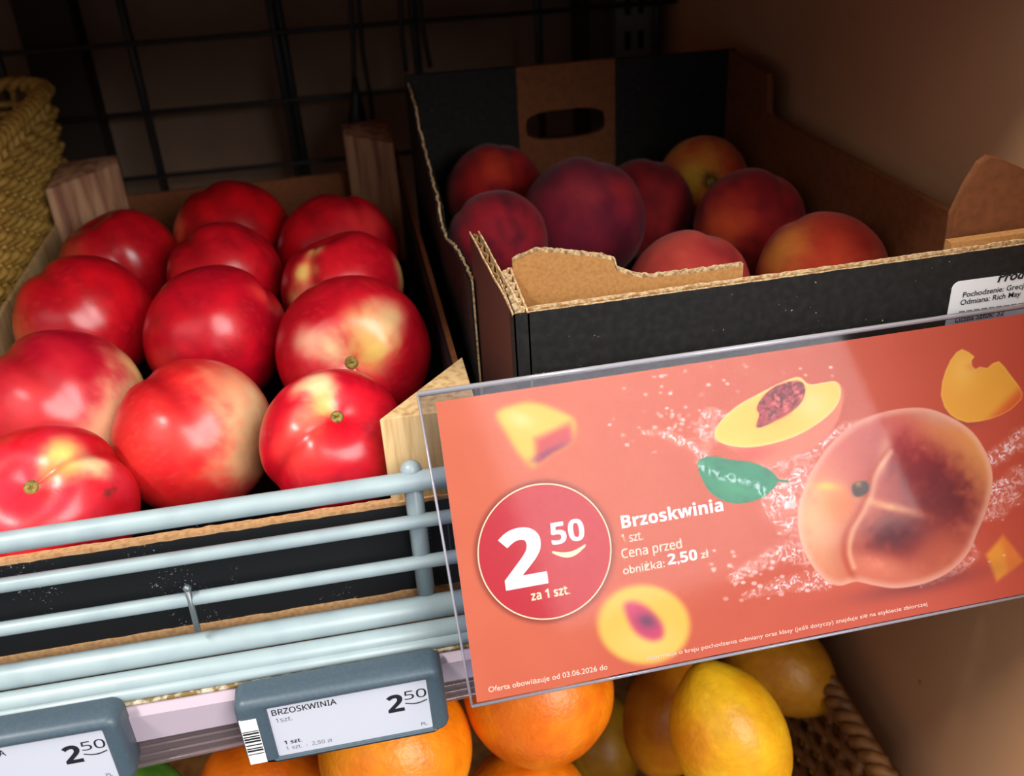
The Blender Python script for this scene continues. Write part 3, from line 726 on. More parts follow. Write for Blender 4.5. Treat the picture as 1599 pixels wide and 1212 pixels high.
# ================================================================== FRUIT
def fruit(name, c, R, stem, cleft, patches, base, base2, mname, label, cat, group, kind='nect', seed=0, squash=0.95, stem_obj=True, nphi=112, nth=72, cleft_depth=.035, freckle=None):
    """stem, cleft: unit world directions; patches: (dir, angle, colour, strength)"""
    z = np.asarray(stem, float); z /= np.linalg.norm(z)
    x = np.asarray(cleft, float); x = x-z*(x@z); x /= np.linalg.norm(x); y = np.cross(z, x)
    B = np.stack([x, y, z], 1)          # local->world
    th = np.linspace(0.0005, math.pi-.0005, nth); ph = np.linspace(-math.pi, math.pi, nphi, endpoint=False)
    PH, TH = np.meshgrid(ph, th)
    D = np.stack([np.sin(TH)*np.cos(PH), np.sin(TH)*np.sin(PH), np.cos(TH)], -1)
    r = np.ones_like(TH)
    if kind in ('nect', 'peach'):
        r -= .25*np.exp(-(TH/.40)**2)
        prof = np.sin(TH)**.6*np.exp(-((TH-1.15)/1.0)**2)
        r -= cleft_depth*np.exp(-(PH/.16)**2)*prof*1.3
        r += .018*np.exp(-((np.abs(PH)-.42)/.25)**2)*prof
        r += .02*np.exp(-((math.pi-TH)/.25)**2)
    if kind == 'lemon':
        r = 1/np.sqrt((np.sin(TH)/.80)**2+(np.cos(TH)/1.10)**2)
        r += .12*np.exp(-(TH/.28)**2)+.05*np.exp(-((math.pi-TH)/.3)**2)
    if kind == 'orange': r -= .03*np.exp(-(TH/.2)**2)
    nzz = fbm(D[..., 0]*1.4+seed*3.7+20, D[..., 1]*1.4+seed+20, D[..., 2]*1.4+20, 3)-.5
    r *= 1+.05*nzz
    Pl = D*r[..., None]*R
    if kind in ('nect', 'peach'): Pl[..., 2] *= squash
    V = Pl.reshape(-1, 3)@B.T
    Dw = D.reshape(-1, 3)@B.T
    s0 = seed*5.3+11
    f1 = fbm(Dw[:, 0]*2.2+s0, Dw[:, 1]*2.2+s0*.7+30, Dw[:, 2]*2.2+30, 4)
    stre = fbm(D[..., 0].ravel()*5+s0+40, D[..., 1].ravel()*5+s0, D[..., 2].ravel()*.8+s0, 4)
    fine = fbm(Dw[:, 0]*14+s0+40, Dw[:, 1]*14+40, Dw[:, 2]*14+40, 3)
    t = smooth(.35, .68, f1*.65+stre*.35)[:, None]
    Cc = np.array(base, float)*(1-t)+np.array(base2, float)*t
    for d, ang, col, a in patches:
        d = np.asarray(d)/np.linalg.norm(d)
        an = np.arccos(np.clip(Dw@d, -1, 1))
        an = an+(f1-.5)*.9*ang+(stre-.5)*.3*ang+(fine-.5)*.35*ang
        w = (1-smooth(ang*.15, ang*1.45, an))**1.15*a
        Cc = Cc*(1-w[:, None])+np.array(col, float)*w[:, None]
    if kind == 'nect':
        sp = smooth(.56, .74, fbm(Dw[:, 0]*34+s0, Dw[:, 1]*34+50, Dw[:, 2]*34+50, 2))*smooth(.42, .7, f1)*.13
        Cc = Cc*(1-sp[:, None])+np.array((240, 150, 90), float)*sp[:, None]
        ck = (np.exp(-(PH/.10)**2)*prof).ravel()*.6
        Cc = Cc*(1-ck[:, None])+np.array((150, 8, 20), float)*ck[:, None]
    if freckle is not None:
        fr = smooth(.66, .74, fbm(Dw[:, 0]*26+s0, Dw[:, 1]*26+50, Dw[:, 2]*26+50, 1))*.35
        Cc = Cc*(1-fr[:, None])+np.array(freckle, float)*fr[:, None]
    Cc *= (1+(fine-.5)*.16)[:, None]
    e = empty(name, np.asarray(c, float), label, cat, group)
    e.location = [float(v) for v in c]
    body = grid_mesh('flesh', V+np.asarray(c), lin(np.clip(Cc, 0, 255)), mname, nphi, nth, True, e)
    # close the poles
    if stem_obj and kind in ('nect', 'peach', 'orange'):
        h = np.asarray(c)+z*R*(.755*squash if kind != 'orange' else .965)
        m = MB(); rr = R*.075
        m.tube([h-z*R*.03, h+z*R*.012, h+z*R*.03, h+z*R*.022], [rr, rr*1.15, rr*.8, rr*.3], 12); m.build('stem_scar', 'stem', e, True)
    return e

def face_dir(cx, cy, r, px, py, front=True):
    """world direction on a fruit at pixel (px,py) of its disc"""
    dx, dy = (px-cx)/r, (py-cy)/r; h = math.hypot(dx, dy)
    if h > .985: dx, dy = dx/h*.985, dy/h*.985
    v = ray(cx, cy); v = v/np.linalg.norm(v)
    rt = RT-v*(RT@v); rt /= np.linalg.norm(rt); dn = np.cross(v, rt)
    if dn@UP > 0: dn = -dn
    return rt*dx+dn*dy-v*math.sqrt(max(0, 1-dx*dx-dy*dy))*(1 if front else -1)

def relax(items, z0, iters=400, ymin=None, zmin=None):
    T = [((z0+zz-CAMP[2])/ray(x, y)[2]) for x, y, r, zz in items]
    for _ in range(iters):
        P = [at(it[0], it[1], t) for it, t in zip(items, T)]; Rr = [it[2]*t/FPX for it, t in zip(items, T)]
        for i in range(len(items)):
            for j in range(i):
                d = np.linalg.norm(P[i]-P[j]); ov = (Rr[i]+Rr[j])*.965-d
                if ov > 0:
                    s = .02*ov/.03*.3
                    if T[i] > T[j]: T[i] += s; T[j] -= s
                    else: T[i] -= s; T[j] += s
        if ymin is not None:
            for i in range(len(items)):
                if at(items[i][0], items[i][1], T[i])[1] < ymin+.97*Rr[i]: T[i] += .0012
    return [(at(it[0], it[1], t), it[2]*t/FPX) for it, t in zip(items, T)]

RED, RED2, PINK = (206, 22, 34), (158, 10, 28), (214, 40, 58)
YEL, CRM, ORG = (240, 206, 112), (244, 214, 160), (232, 110, 60)
# x, y, r, dz, stem px (None: away), cleft px, patches [(px,py,angle,col,str)], label
NEC = [
 (78, 793, 131, 0, (42, 752), (140, 705), [(95, 715, .30, YEL, .95), (135, 722, .22, CRM, .9), (75, 735, .2, ORG, .7), (120, 900, .5, (222, 30, 40), .8), (155, 770, .055, (110, 50, 40), .9), (165, 765, .04, (120, 50, 40), .8)], 'pink-red nectarine with brown scratch and pale stem streak at the left rail', PINK, RED),
 (305, 683, 123, 0, None, (290, 640), [(398, 650, .78, CRM, 1.0), (400, 710, .6, (244, 196, 140), .9), (240, 690, .7, (226, 66, 56), .7), (345, 600, .35, (236, 150, 110), .6)], 'light red nectarine with broad cream right side and vertical seam', (222, 42, 40), (206, 28, 36)),
 (522, 688, 114, 0, (527, 640), (470, 690), [(492, 598, .34, CRM, .95), (478, 650, .24, (240, 200, 150), .6), (470, 700, .5, (226, 66, 50), .7), (505, 625, .2, YEL, .8)], 'red nectarine with stem hollow upward beside front wooden post', (206, 18, 36), (176, 10, 34)),
 (98, 640, 127, 0, None, (30, 560), [(210, 590, .62, (240, 212, 140), 1.0), (192, 650, .55, (242, 208, 156), 1.0), (150, 700, .5, (242, 196, 150), .95), (60, 640, .6, (226, 70, 66), .6)], 'large striped red nectarine with cream right flank at left edge', (196, 24, 44), (176, 12, 38)),
 (338, 525, 110, 0, None, (425, 470), [(250, 580, .4, (222, 50, 50), .6), (400, 460, .2, (236, 70, 60), .6)], 'plain deep red nectarine in the middle with bright white gloss', (200, 14, 34), (166, 8, 30)),
 (552, 548, 119, 0, (548, 572), (600, 640), [(515, 545, .32, CRM, .9), (585, 545, .38, YEL, .95), (605, 500, .32, (242, 214, 150), .85), (480, 535, .28, (238, 190, 150), .75), (560, 510, .3, (240, 190, 120), .7)], 'red nectarine with creamy yellow blotches round its stem hollow', (206, 24, 38), (184, 12, 32)),
 (135, 502, 104, 0, None, (85, 440), [(42, 530, .6, (226, 120, 70), .8), (90, 540, .4, (222, 50, 50), .5)], 'glossy red nectarine with orange left cheek beside left crate wall', (204, 14, 30), (170, 8, 26)),
 (353, 436, 89, 0, None, (300, 380), [(300, 460, .6, (218, 44, 42), .6)], 'bright plain red nectarine in the third middle row', (200, 16, 32), (160, 8, 26)),
 (535, 449, 95, 0, (500, 362), (488, 420), [(476, 425, .26, YEL, .95), (466, 470, .30, (236, 180, 110), .85), (628, 430, .34, (240, 200, 130), .9), (490, 388, .2, YEL, .95), (500, 365, .15, (226, 210, 120), .9)], 'red nectarine with a yellow stripe down its left side', (206, 20, 36), (176, 10, 30)),
 (188, 412, 90, 0, (140, 330), (160, 370), [(112, 400, .5, (220, 90, 60), .7)], 'dark red nectarine with upright stem before left wooden post', (194, 14, 28), (158, 8, 24)),
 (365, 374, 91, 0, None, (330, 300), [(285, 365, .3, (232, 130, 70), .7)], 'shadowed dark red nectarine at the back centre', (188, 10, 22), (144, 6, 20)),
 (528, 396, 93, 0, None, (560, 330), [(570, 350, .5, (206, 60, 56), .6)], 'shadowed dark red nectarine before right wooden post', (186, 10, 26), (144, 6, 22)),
]
pos = relax([(a[0], a[1], a[2], a[3]) for a in NEC], 0.0535, 400, 0.0148)
print('nect', [(c.round(3), round(r, 4)) for c, r in pos])
for k, ((x, y, r, dz, st_, clf, pat, lab, c1, c2), (c, R_)) in enumerate(zip(NEC, pos)):
    sd = face_dir(x, y, r, *st_) if st_ else -face_dir(x, y, r, x+r*.2, y-r*.45)*1.0+np.array([0, .1, .9])
    cf = face_dir(x, y, r, *clf)
    P_ = [(face_dir(x, y, r, px, py), ang, col, a) for px, py, ang, col, a in pat]
    e = fruit('nectarine', c, R_, sd, cf, P_, c1, c2, 'nectarine', lab, 'nectarine', 'nectarines in the crate', 'nect', k+1, .96, st_ is not None, cleft_depth=.045)
    if k == 0:
        sdv = face_dir(x, y, r, 150, 770); t1 = np.cross(sdv, RT); t1 /= np.linalg.norm(t1)

# ================================================================== PEACH BOX
pbx = empty('peach_box', (0.145, 0.17, 0.0), 'black corrugated box with torn left corner, holding peaches', 'box')
yF, ZB = 0.0100, -0.0090
xL, xR = 0.0485, 0.2585
def wave(xs_, y0, amp, per): return [(x, y0+amp*math.sin(2*math.pi*x/per)) for x in xs_]
n = 300; xs = np.linspace(xL, xR, n)
ztf = np.interp(xs, [xL, .2, xR], [.1150, .1163, .1172])
xs2 = np.r_[xL-.0052, xs]; m = MB(); m.sheet([(x, yF) for x in xs2], ZB, list(np.r_[ztf[0], ztf]+.0005*(fbm(xs2*300, xs2*0+4, None, 3)-.5)), 0.0008); fw = m.build('front_wall', 'black_box', pbx)
m = MB(); m.sheet([(x, yF+.0046) for x in xs], ZB, list(ztf+.0008*(fbm(xs*260, xs*0+9, None, 3)-.5)), 0.0007); m.build('inner_liner', 'paper_edge', fw)
xw = np.linspace(xL, xR, 420); m = MB(); m.sheet(wave(xw, yF+.0026, .0017, .0068), ZB, list(np.interp(xw, xs, ztf)-.0007+.0012*(fbm(xw*180, xw*0+2, None, 3)-.5)), 0.0006); m.build('flute', 'flute', fw)
m = MB(); m.sheet([(x, yF+.0003) for x in xs], .09, list(ztf+.0003), 0.0004); m.build('cut_edge', 'paper_edge', fw)
# corner tab folded back along the left side
y2 = 0.045; ysr = np.linspace(yF, y2, 60)
tabz = lambda y: np.interp(y, [yF, .03, y2], [.1150, .1165, .1185])
m = MB(); m.sheet([(xL-.0050, y) for y in reversed(ysr)], ZB, list(tabz(ysr[::-1])), .0007); tb = m.build('corner_tab', 'black_box', pbx)
m = MB(); m.sheet([(xL+.0002, y) for y in reversed(ysr)], ZB, list(tabz(ysr[::-1])+.0006*(fbm(ysr*400, ysr*0, None, 2)-.5)), .0007); m.build('inner_liner', 'paper_edge', tb)
yw_ = np.linspace(yF+.001, y2, 90); m = MB(); m.sheet([(xL-.0024+.0019*math.sin(2*math.pi*y/.0062), y) for y in reversed(yw_)], ZB, list(tabz(yw_[::-1])+.0002), .0007); m.build('flute', 'paper_edge', tb)
m = MB(); m.sheet([(xL-.0053, y) for y in reversed(ysr)], list(tabz(ysr[::-1])-.0006), list(tabz(ysr[::-1])+.0003), .0005); m.build('cut_edge', 'paper_edge', tb)
# inner folded flap, torn along its top
ia, ib = np.array([xL+.0012, y2-.001]), np.array([0.1365, 0.0175])
fpx = [(836, 394), (870, 396), (905, 400), (940, 404), (958, 409), (963, 424), (985, 432), (1010, 436), (1040, 433), (1080, 428), (1120, 423), (1160, 418)]
fs, fz = [], []
nn_ = np.array([-(ib-ia)[1], (ib-ia)[0]]); nn_ /= np.linalg.norm(nn_)
for px, py in fpx:
    d = ray(px, py); t = ((ia-CAMP[:2])@nn_)/(d[:2]@nn_); P = CAMP+t*d
    fs.append((P[:2]-ia)@(ib-ia)/((ib-ia)@(ib-ia))); fz.append(P[2])
S_ = np.linspace(0, max(fs), 160); Zf = np.interp(S_, fs, fz)
Zf = np.where(S_ < fs[0], fz[0]-.004*(1-S_/max(fs[0], 1e-4)), Zf)+.0006*(fbm(S_*60, S_*0+3, None, 3)-.5)
pf = [tuple(ia+(ib-ia)*s) for s in S_]
m = MB(); m.sheet(pf, .07, list(Zf), .0008); fp = m.build('inner_flap', 'kraft', pbx)
pf2 = [tuple(np.array(p_)+nn_*(.0026+.0012*math.sin(s*2*math.pi*15))) for p_, s in zip(pf, S_)]
m = MB(); m.sheet(pf2, .07, list(Zf+.0004), .0006); m.build('flute', 'paper_edge', fp)
m = MB(); m.sheet([tuple(np.array(p_)+nn_*.0046) for p_ in pf], .07, list(Zf+.0007*(fbm(S_*90, S_*0+8, None, 3)-.3)), .0007); m.build('back_liner', 'paper_edge', fp)
# left wall: outer torn tab near the front, and the long wall behind it
ta, tb_ = pl(737, 362, 1, .066), pl(808, 492, 1, .0125)
N_ = 70; tz = np.linspace(0, 1, N_)
def ztab(t): return ta[2]*t+tb_[2]*(1-t)+.0012*(fbm(t*9, t*0+6, None, 3)-.5)
tx = lambda t, o_: [(tb_[0]*(1-s)+ta[0]*s-.001+o_, tb_[1]*(1-s)+ta[1]*s) for s in t]
for o_, mt, nm, dz in ((0, 'shaded_kraft', 'torn_side_tab', 0), ):
    m = MB(); m.sheet(tx(tz[::-1], 0), ZB, list(ztab(tz[::-1])), .0006); tt_ = m.build(nm, mt, pbx)
m = MB(); m.sheet(tx(tz[::-1], .0034), ZB, list(ztab(tz[::-1])+.0005*(fbm(tz*30, tz*0, None, 2)-.5)), .0006); m.build('inner_liner', 'paper_edge', tt_)
m = MB(); m.sheet([(p_[0]+.0014+.0010*math.sin(i*.75), p_[1]) for i, p_ in enumerate(tx(tz[::-1], 0))], ZB, list(ztab(tz[::-1])-.001), .0006); m.build('flute', 'flute', tt_)
m = MB(); m.sheet(tx(tz[::-1], -.0002), list(ztab(tz[::-1])-.0006), list(ztab(tz[::-1])+.0003), .0005); m.build('cut_edge', 'paper_edge', tt_)
lp = [(733, 440), (722, 415), (705, 385), (690, 372), (684, 350), (681, 320), (668, 270), (655, 220), (645, 170), (638, 145)]
yend = 0.330
ly, lx, lz = [], [], []
for i, (px, py) in enumerate(lp):
    xx = 0.0345+.0006*math.sin(i*1.3)
    P = pl(px, py, 0, xx); ly.append(P[1]); lx.append(P[0]); lz.append(P[2])
od = np.argsort(ly); ly, lx, lz = np.array(ly)[od], np.array(lx)[od], np.array(lz)[od]
Yl = np.linspace(ly[0], max(yend, ly[-1]), 140); Zl = np.clip(np.interp(Yl, ly, lz), .09, .150); Xl = np.interp(Yl, ly, lx)
Zl = Zl+.0010*(fbm(Yl*220, Yl*0+1, None, 3)-.5)
print('left wall', list(zip(ly.round(3), lz.round(3))))
m = MB(); m.sheet([(x, y) for x, y in zip(Xl[::-1], Yl[::-1])], ZB, list(Zl[::-1]), .0008); lw = m.build('left_wall', 'black_box', pbx)
m = MB(); m.sheet([(x+.0030, y) for x, y in zip(Xl[::-1], Yl[::-1])], ZB, list(Zl[::-1]-.0004), .0007); m.build('inner_liner', 'black_box', lw)
m = MB(); m.sheet([(x+.0012+.0012*(random.random()-.5), y) for i, (x, y) in enumerate(zip(Xl[::-1], Yl[::-1]))], .05, list(Zl[::-1]+.0004), .0009); m.build('torn_edge', 'paper_edge', lw)
YE = float(Yl[-1])
# back wall
def zback(px): return pl(px, 118-(px-640)*.080, 1, YE)[2]
xb = [pl(px, 100, 1, YE)[0] for px in (640, 805, 960, 1140)]
zb_ = [zback(px) for px in (640, 805, 960, 1140)]
def pan(x0_, x1_, z0_, z1_, mt, nm, dy=0):
    m = MB(); m.sheet([(x0_, YE+dy), (x1_, YE+dy)], ZB, [z0_, z1_], .004); return m.build(nm, mt, pbx)
pan(0.034, xb[1], zb_[0], zb_[1], 'black_box', 'back_wall'); pan(xb[2], xb[3]+.004, zb_[2], zb_[3], 'black_box', 'back_wall')
# kraft centre strip with an oval hand hole
h0, h1 = pl(822, 218, 1, YE), pl(944, 168, 1, YE)
hc = np.array([(h0[0]+h1[0])/2, (h0[2]+h1[2])/2]); hw = (h1[0]-h0[0])/2; hh = (pl(885, 167, 1, YE)[2]-pl(885, 213, 1, YE)[2])/2
n = 64; inn, out = [], []
x0_, x1_, z0_, z1_ = xb[1], xb[2], ZB, (zb_[1]+zb_[2])/2
for k in range(n):
    a = 2*math.pi*(k+.5)/n; c_, s_ = math.cos(a), math.sin(a)
    px_ = np.clip(abs(c_)**.7*hw*np.sign(c_), -hw, hw)
    inn.append((hc[0]+hw*np.sign(c_)*abs(c_)**.75, hc[1]+hh*np.sign(s_)*abs(s_)**.55))
    tx_ = ((x1_ if c_ > 0 else x0_)-hc[0])/c_; tz_ = ((z1_ if s_ > 0 else z0_)-hc[1])/s_
    t = min(tx_, tz_); out.append((hc[0]+c_*t, hc[1]+s_*t))
cor = [(x1_, z1_), (x0_, z1_), (x0_, z0_), (x1_, z0_)]
for cz in cor:
    k = min(range(n), key=lambda i: (out[i][0]-cz[0])**2+(out[i][1]-cz[1])**2); out[k] = cz
v = []
for yy in (YE-.0004, YE+.0038): v += [(x, yy, z) for x, z in inn]+[(x, yy, z) for x, z in out]
f = []
for k in range(n):
    k2 = (k+1) % n
    f += [(k, k2, n+k2, n+k), (2*n+k2, 2*n+k, 3*n+k, 3*n+k2), (k2, k, 2*n+k, 2*n+k2), (n+k, n+k2, 3*n+k2, 3*n+k)]
m = MB(); m.add(v, f); m.build('handle_strip', 'kraft_dark', pbx)
# right wall with a raised back post and a raised front corner
xr0 = 0.2515; R1, R2 = pl(1207, 178, 0, xr0), pl(1489, 327, 0, xr0)
print('right wall', R1, R2, 'YE', YE, xb, zb_)
yr = np.array([.0145, .030, R2[1], R2[1]+.001, R1[1], R1[1]+.004, YE]); zr = np.array([.1175, .1175, R2[2], R2[2], R1[2], zb_[3]-.003, zb_[3]])
Yr = np.linspace(.0145, YE, 120)
m = MB(); m.sheet([(xr0, y) for y in Yr], ZB, list(np.interp(Yr, yr, zr)), .004); m.build('right_wall', 'kraft_dark', pbx)
fp_ = [(1488, 372), (1493, 335), (1515, 290), (1535, 258), (1548, 249), (1562, 252), (1600, 268), (1640, 290), (1640, 385)]
V = [pl(px, py, 1, .0235) for px, py in fp_]
V = [np.array([min(p_[0], PX-.004), p_[1], p_[2]]) for p_ in V]
V = [np.array([V[0][0]-.002, .0235, .06])]+V+[np.array([V[-1][0], .0235, .06])]
m = MB(); nV = len(V); m.add([tuple(p_) for p_ in V]+[tuple(p_+np.array([0, .004, 0])) for p_ in V], [tuple(range(nV)), tuple(range(2*nV-1, nV-1, -1))]+[(i, (i+1) % nV, nV+(i+1) % nV, nV+i) for i in range(nV)])
bevel(m.build('raised_corner', 'kraft_dark', pbx), .0008, 2)
rx = np.linspace(pl(1485, 380, 1, .016)[0], xR, 40)
m = MB(); m.sheet([(x, .0155) for x in rx], .09, list(np.interp(rx, xs, ztf)+.0022), .0045); m.build('doubled_edge', 'kraft', pbx)
m = MB(); m.box(.036, xR-.002, yF+.001, YE, -.009, -.006); m.build('bottom_board', 'kraft_dark', pbx)
# white sticker with print
s0_ = pl(1475, 512, 1, yF); s1_ = pl(1490, 440, 1, yF)
zt_ = s1_[2]; xs0 = s1_[0]-.0006
out = rrect(xs0, xs0+.040, zt_-.028, zt_, .003)
m = MB(); nO = len(out); m.add([(x, yF-.0003, z) for x, z in out]+[(x, yF-.0001, z) for x, z in out], [tuple(range(nO-1, -1, -1))]+[(i, (i+1) % nO, nO+(i+1) % nO, nO+i) for i in range(nO)])
stk = m.build('sticker', 'sticker', pbx); stk['label'] = 'white printed sticker'
ex, ez, en = np.array([1., 0, .02]), np.array([0, 0, 1.]), np.array([0, -1., 0])
def stext(s, px, py, h, bold=.01, sh=0): 
    P = pl(px, py, 1, yF); text_mesh('sticker_text', s, 'ink', stk, (P[0], yF-.0003, P[2]), ex, ez, en, height=h, bold=bold, lift=.0002, shear=sh)
stext('Produkt', 1556, 440, .0040, .03, .2); stext('Pochodzenie: Grecja', 1502, 464, .0023); stext('Odmiana: Rich May', 1498, 476, .0023); stext('Liczba Sztuk: 32', 1490, 503, .0023)
P = pl(1496, 490, 1, yF)
for k in range(9):
    m = MB(); m.box(P[0]+k*.0032, P[0]+k*.0032+.0024, yF-.0005, yF-.0003, P[2]-.0002, P[2]+.0012); m.build('sticker_text', 'ink_soft', stk)

# ------------------------------------------------------------------ peaches
DK, DK2 = (126, 22, 34), (84, 14, 30)
PEA = [
 (772, 303, 77, 0, None, (800, 250), [(775, 262, .45, (206, 70, 34), .6)], 'dark red peach with orange glow in back left of black box', (150, 24, 26), (100, 14, 24)),
 (778, 376, 78, 0, None, (720, 340), [(760, 340, .5, (150, 26, 40), .6)], 'dark crimson peach wedged behind the torn left box wall', (128, 20, 34), (84, 14, 30)),
 (910, 346, 98, .004, None, (962, 335), [(905, 295, .5, (160, 54, 58), .7), (975, 300, .35, (176, 40, 40), .6), (880, 370, .7, (112, 24, 44), .6)], 'biggest fuzzy maroon peach standing highest in the black box', (124, 28, 46), (92, 20, 40)),
 (1004, 328, 78, 0, None, (1040, 280), [(1040, 320, .5, (156, 40, 40), .5)], 'dusky red peach just right of the biggest maroon peach', (140, 30, 34), (104, 20, 30)),
 (1098, 284, 70, 0, (1113, 284), (1120, 340), [(1070, 280, .75, (206, 158, 50), .95), (1100, 235, .5, (208, 120, 46), .7), (1148, 265, .35, (196, 54, 36), .8), (1113, 284, .24, (60, 44, 16), .9)], 'yellow peach with red right cheek and dark stem hollow at back', (204, 120, 48), (190, 70, 40)),
 (1170, 350, 85, 0, None, (1220, 290), [(1130, 355, .6, (206, 84, 38), .75)], 'red-orange peach beneath the yellow peach', (164, 34, 30), (120, 20, 26)),
 (1075, 456, 96, 0, None, (1120, 380), [(1060, 400, .7, (206, 84, 68), .7)], 'pale red peach peeking over torn inner flap', (194, 62, 54), (160, 40, 44)),
 (1283, 434, 102, 0, None, (1265, 385), [(1215, 400, .55, (226, 150, 60), .9), (1235, 375, .4, (224, 130, 54), .7), (1300, 370, .5, (190, 60, 36), .6)], 'orange peach with yellow left cheek and seam near right box wall', (196, 66, 40), (168, 40, 34)),
]
pos = relax([(a[0], a[1], a[2], a[3]) for a in PEA], 0.066)
for k, ((x, y, r, dz, st_, clf, pat, lab, c1, c2), (c, R_)) in enumerate(zip(PEA, pos)):
    sd = face_dir(x, y, r, *st_) if st_ else -face_dir(x, y, r, x+r*.3, y-r*.2)+np.array([0, .2, .8])
    P_ = [(face_dir(x, y, r, px, py), ang, col, a) for px, py, ang, col, a in pat]
    fruit('peach', c, R_, sd, face_dir(x, y, r, *clf), P_, c1, c2, 'peach', lab, 'peach', 'peaches in the black box', 'peach', k+31, .97, st_ is not None, 96, 64, .03)
    print('peach', c.round(3), round(R_, 4))

# ================================================================== LOWER SHELF: citrus
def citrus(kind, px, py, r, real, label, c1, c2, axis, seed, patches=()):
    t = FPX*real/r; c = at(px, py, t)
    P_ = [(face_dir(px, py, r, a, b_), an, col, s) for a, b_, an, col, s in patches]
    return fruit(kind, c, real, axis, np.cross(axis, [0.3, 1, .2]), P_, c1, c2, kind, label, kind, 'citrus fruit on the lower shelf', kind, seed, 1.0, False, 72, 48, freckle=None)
OR1, OR2 = (238, 128, 14), (226, 104, 8)
citrus('orange', 840, 1076, 117, .037, 'round orange directly under the bottom edge of the price card', OR1, OR2, face_dir(840, 1076, 117, 938, 1050), 51)
citrus('orange', 617, 1168, 119, .037, 'bright yellow-orange fruit behind and below the middle price label', (244, 146, 20), (236, 126, 12), np.array([0.2, .5, .8]), 52)
citrus('orange', 822, 1272, 104, .036, 'orange at bottom edge beneath the round orange', OR1, OR2, face_dir(822, 1272, 104, 806, 1204), 53)
citrus('orange', 412, 1238, 100, .036, 'dark orange below the left end of middle price label', (226, 110, 14), (210, 90, 8), np.array([0.2, .5, .8]), 54)
citrus('orange', 1000, 1262, 62, .034, 'sliver of orange at bottom edge between the lemons', OR1, OR2, np.array([0.2, .5, .8]), 55)
LE1, LE2 = (232, 178, 28), (222, 156, 18)
def img_axis(ang, toward=0.0):
    a = math.radians(ang); v = RT*math.cos(a)+UP*math.sin(a)-FW*toward; return v/np.linalg.norm(v)
citrus('lemon', 1141, 1155, 112, .036, 'large yellow lemon nearest the viewer at bottom right', LE1, LE2, img_axis(112, .15), 61, ((1075, 1170, .5, (226, 130, 16), .7),))
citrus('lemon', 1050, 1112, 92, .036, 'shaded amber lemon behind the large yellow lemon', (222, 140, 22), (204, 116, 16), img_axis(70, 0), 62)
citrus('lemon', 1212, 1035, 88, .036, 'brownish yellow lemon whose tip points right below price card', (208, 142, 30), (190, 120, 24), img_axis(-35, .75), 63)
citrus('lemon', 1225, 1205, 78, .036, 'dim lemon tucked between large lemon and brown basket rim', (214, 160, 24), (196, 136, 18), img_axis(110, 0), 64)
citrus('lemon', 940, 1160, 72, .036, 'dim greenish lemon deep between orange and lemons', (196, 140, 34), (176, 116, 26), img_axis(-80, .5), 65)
MT['lime'] = mat('lime_skin', rough=0.4, spec=0.4, attr=True, bump=(330, 0.3, 0.0012))
citrus('lime', 205, 1282, 95, .030, 'green lime just showing under the left price label', (84, 132, 40), (60, 100, 30), np.array([0, .4, 1.]), 66)

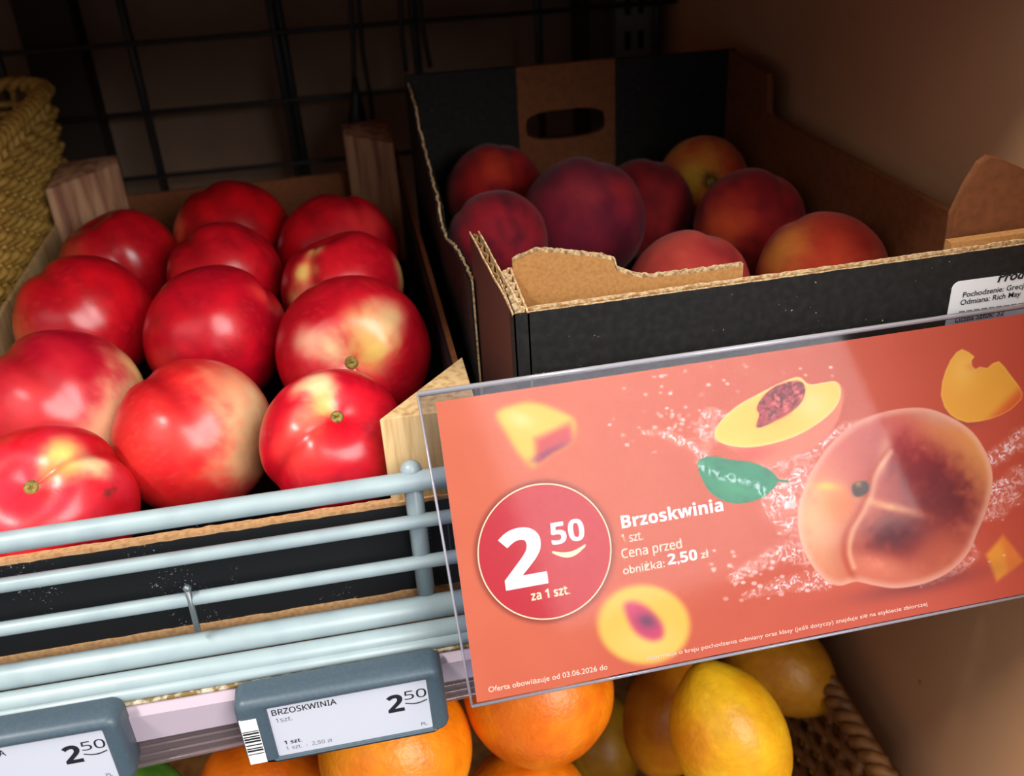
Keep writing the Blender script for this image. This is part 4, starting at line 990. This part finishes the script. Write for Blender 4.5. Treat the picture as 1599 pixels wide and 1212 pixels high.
# ================================================================== BASKETS
def rrect_path(x0, x1, y0, y1, r, step=.004):
    P = rrect(x0, x1, y0, y1, r, 8); P = np.array(P+[P[0]]); d = np.r_[0, np.cumsum(np.linalg.norm(np.diff(P, axis=0), axis=1))]
    n = int(d[-1]/step); s = np.linspace(0, d[-1], n, endpoint=False)
    return np.stack([np.interp(s, d, P[:, 0]), np.interp(s, d, P[:, 1])], 1), d[-1]
def wicker(name, x0, x1, y0, y1, z0, z1, flare, rad, label, mt, pitch, stake, rr, rim):
    e = empty(name, ((x0+x1)/2, (y0+y1)/2, z0), label, 'basket')
    rows = int((z1-z0)/pitch)
    _, L0 = rrect_path(x0, x1, y0, y1, rad); ns = int(L0/stake)//2*2+1
    for k in range(rows):
        t = k/max(1, rows-1); g_ = flare*t
        P, L_ = rrect_path(x0-g_, x1+g_, y0-g_, y1+g_, rad+g_, stake/5)
        n = len(P); s = np.arange(n)/n*ns
        T = np.roll(P, -1, 0)-np.roll(P, 1, 0); T /= np.linalg.norm(T, axis=1)[:, None]; Nn = np.stack([T[:, 1], -T[:, 0]], 1)
        off = rr*1.05*np.sin(math.pi*s+k*math.pi)
        m = MB(); m.tube([(p_[0], p_[1], z0+k*pitch) for p_ in P+Nn*off[:, None]], rr, 6, True); m.build('weaver_strand', mt, e, True)
    g_ = flare
    P0, L_ = rrect_path(x0, x1, y0, y1, rad, stake); P1, _ = rrect_path(x0-g_, x1+g_, y0-g_, y1+g_, rad+g_, stake*.2)
    n1 = len(P1)
    for i in range(len(P0)):
        a = P0[i]; bq = P1[int(i/len(P0)*n1) % n1]
        m = MB(); m.tube([(a[0], a[1], z0), (bq[0], bq[1], z1)], rr*.8, 6); m.build('stake', mt, e, True)
    for ph_ in (0, math.pi):
        pts = []
        for i, p_ in enumerate(P1):
            T = P1[(i+1) % n1]-P1[i-1]; T /= np.linalg.norm(T); Nn = np.array([T[1], -T[0]])
            a = 2*math.pi*i/n1*int(n1*stake*.2/.02)+ph_
            pts.append((p_[0]+Nn[0]*rim*math.cos(a), p_[1]+Nn[1]*rim*math.cos(a), z1+rim*.6+rim*.8*math.sin(a)))
        m = MB(); m.tube(pts, rim*.8, 8, True); m.build('rim_strand', mt, e, True)
    m = MB(); m.prism([tuple(p_) for p_ in rrect(x0, x1, y0, y1, rad, 4)], z0-.001, z0+.002); m.build('base', mt, e)
    return e
wicker('yellow_basket', -0.440, -0.2165, 0.16, 0.455, -0.0078, 0.124, 0.012, 0.03, 'yellow wicker basket left of the nectarine crate', 'wicker_y', .0060, .0130, .0026, .0036)
wicker('citrus_basket', -0.30, 0.232, -0.02, 0.34, -0.396, -0.205, 0.006, 0.03, 'brown wicker basket under the citrus on the lower shelf', 'wicker_b', .0085, .0170, .0034, .0048)
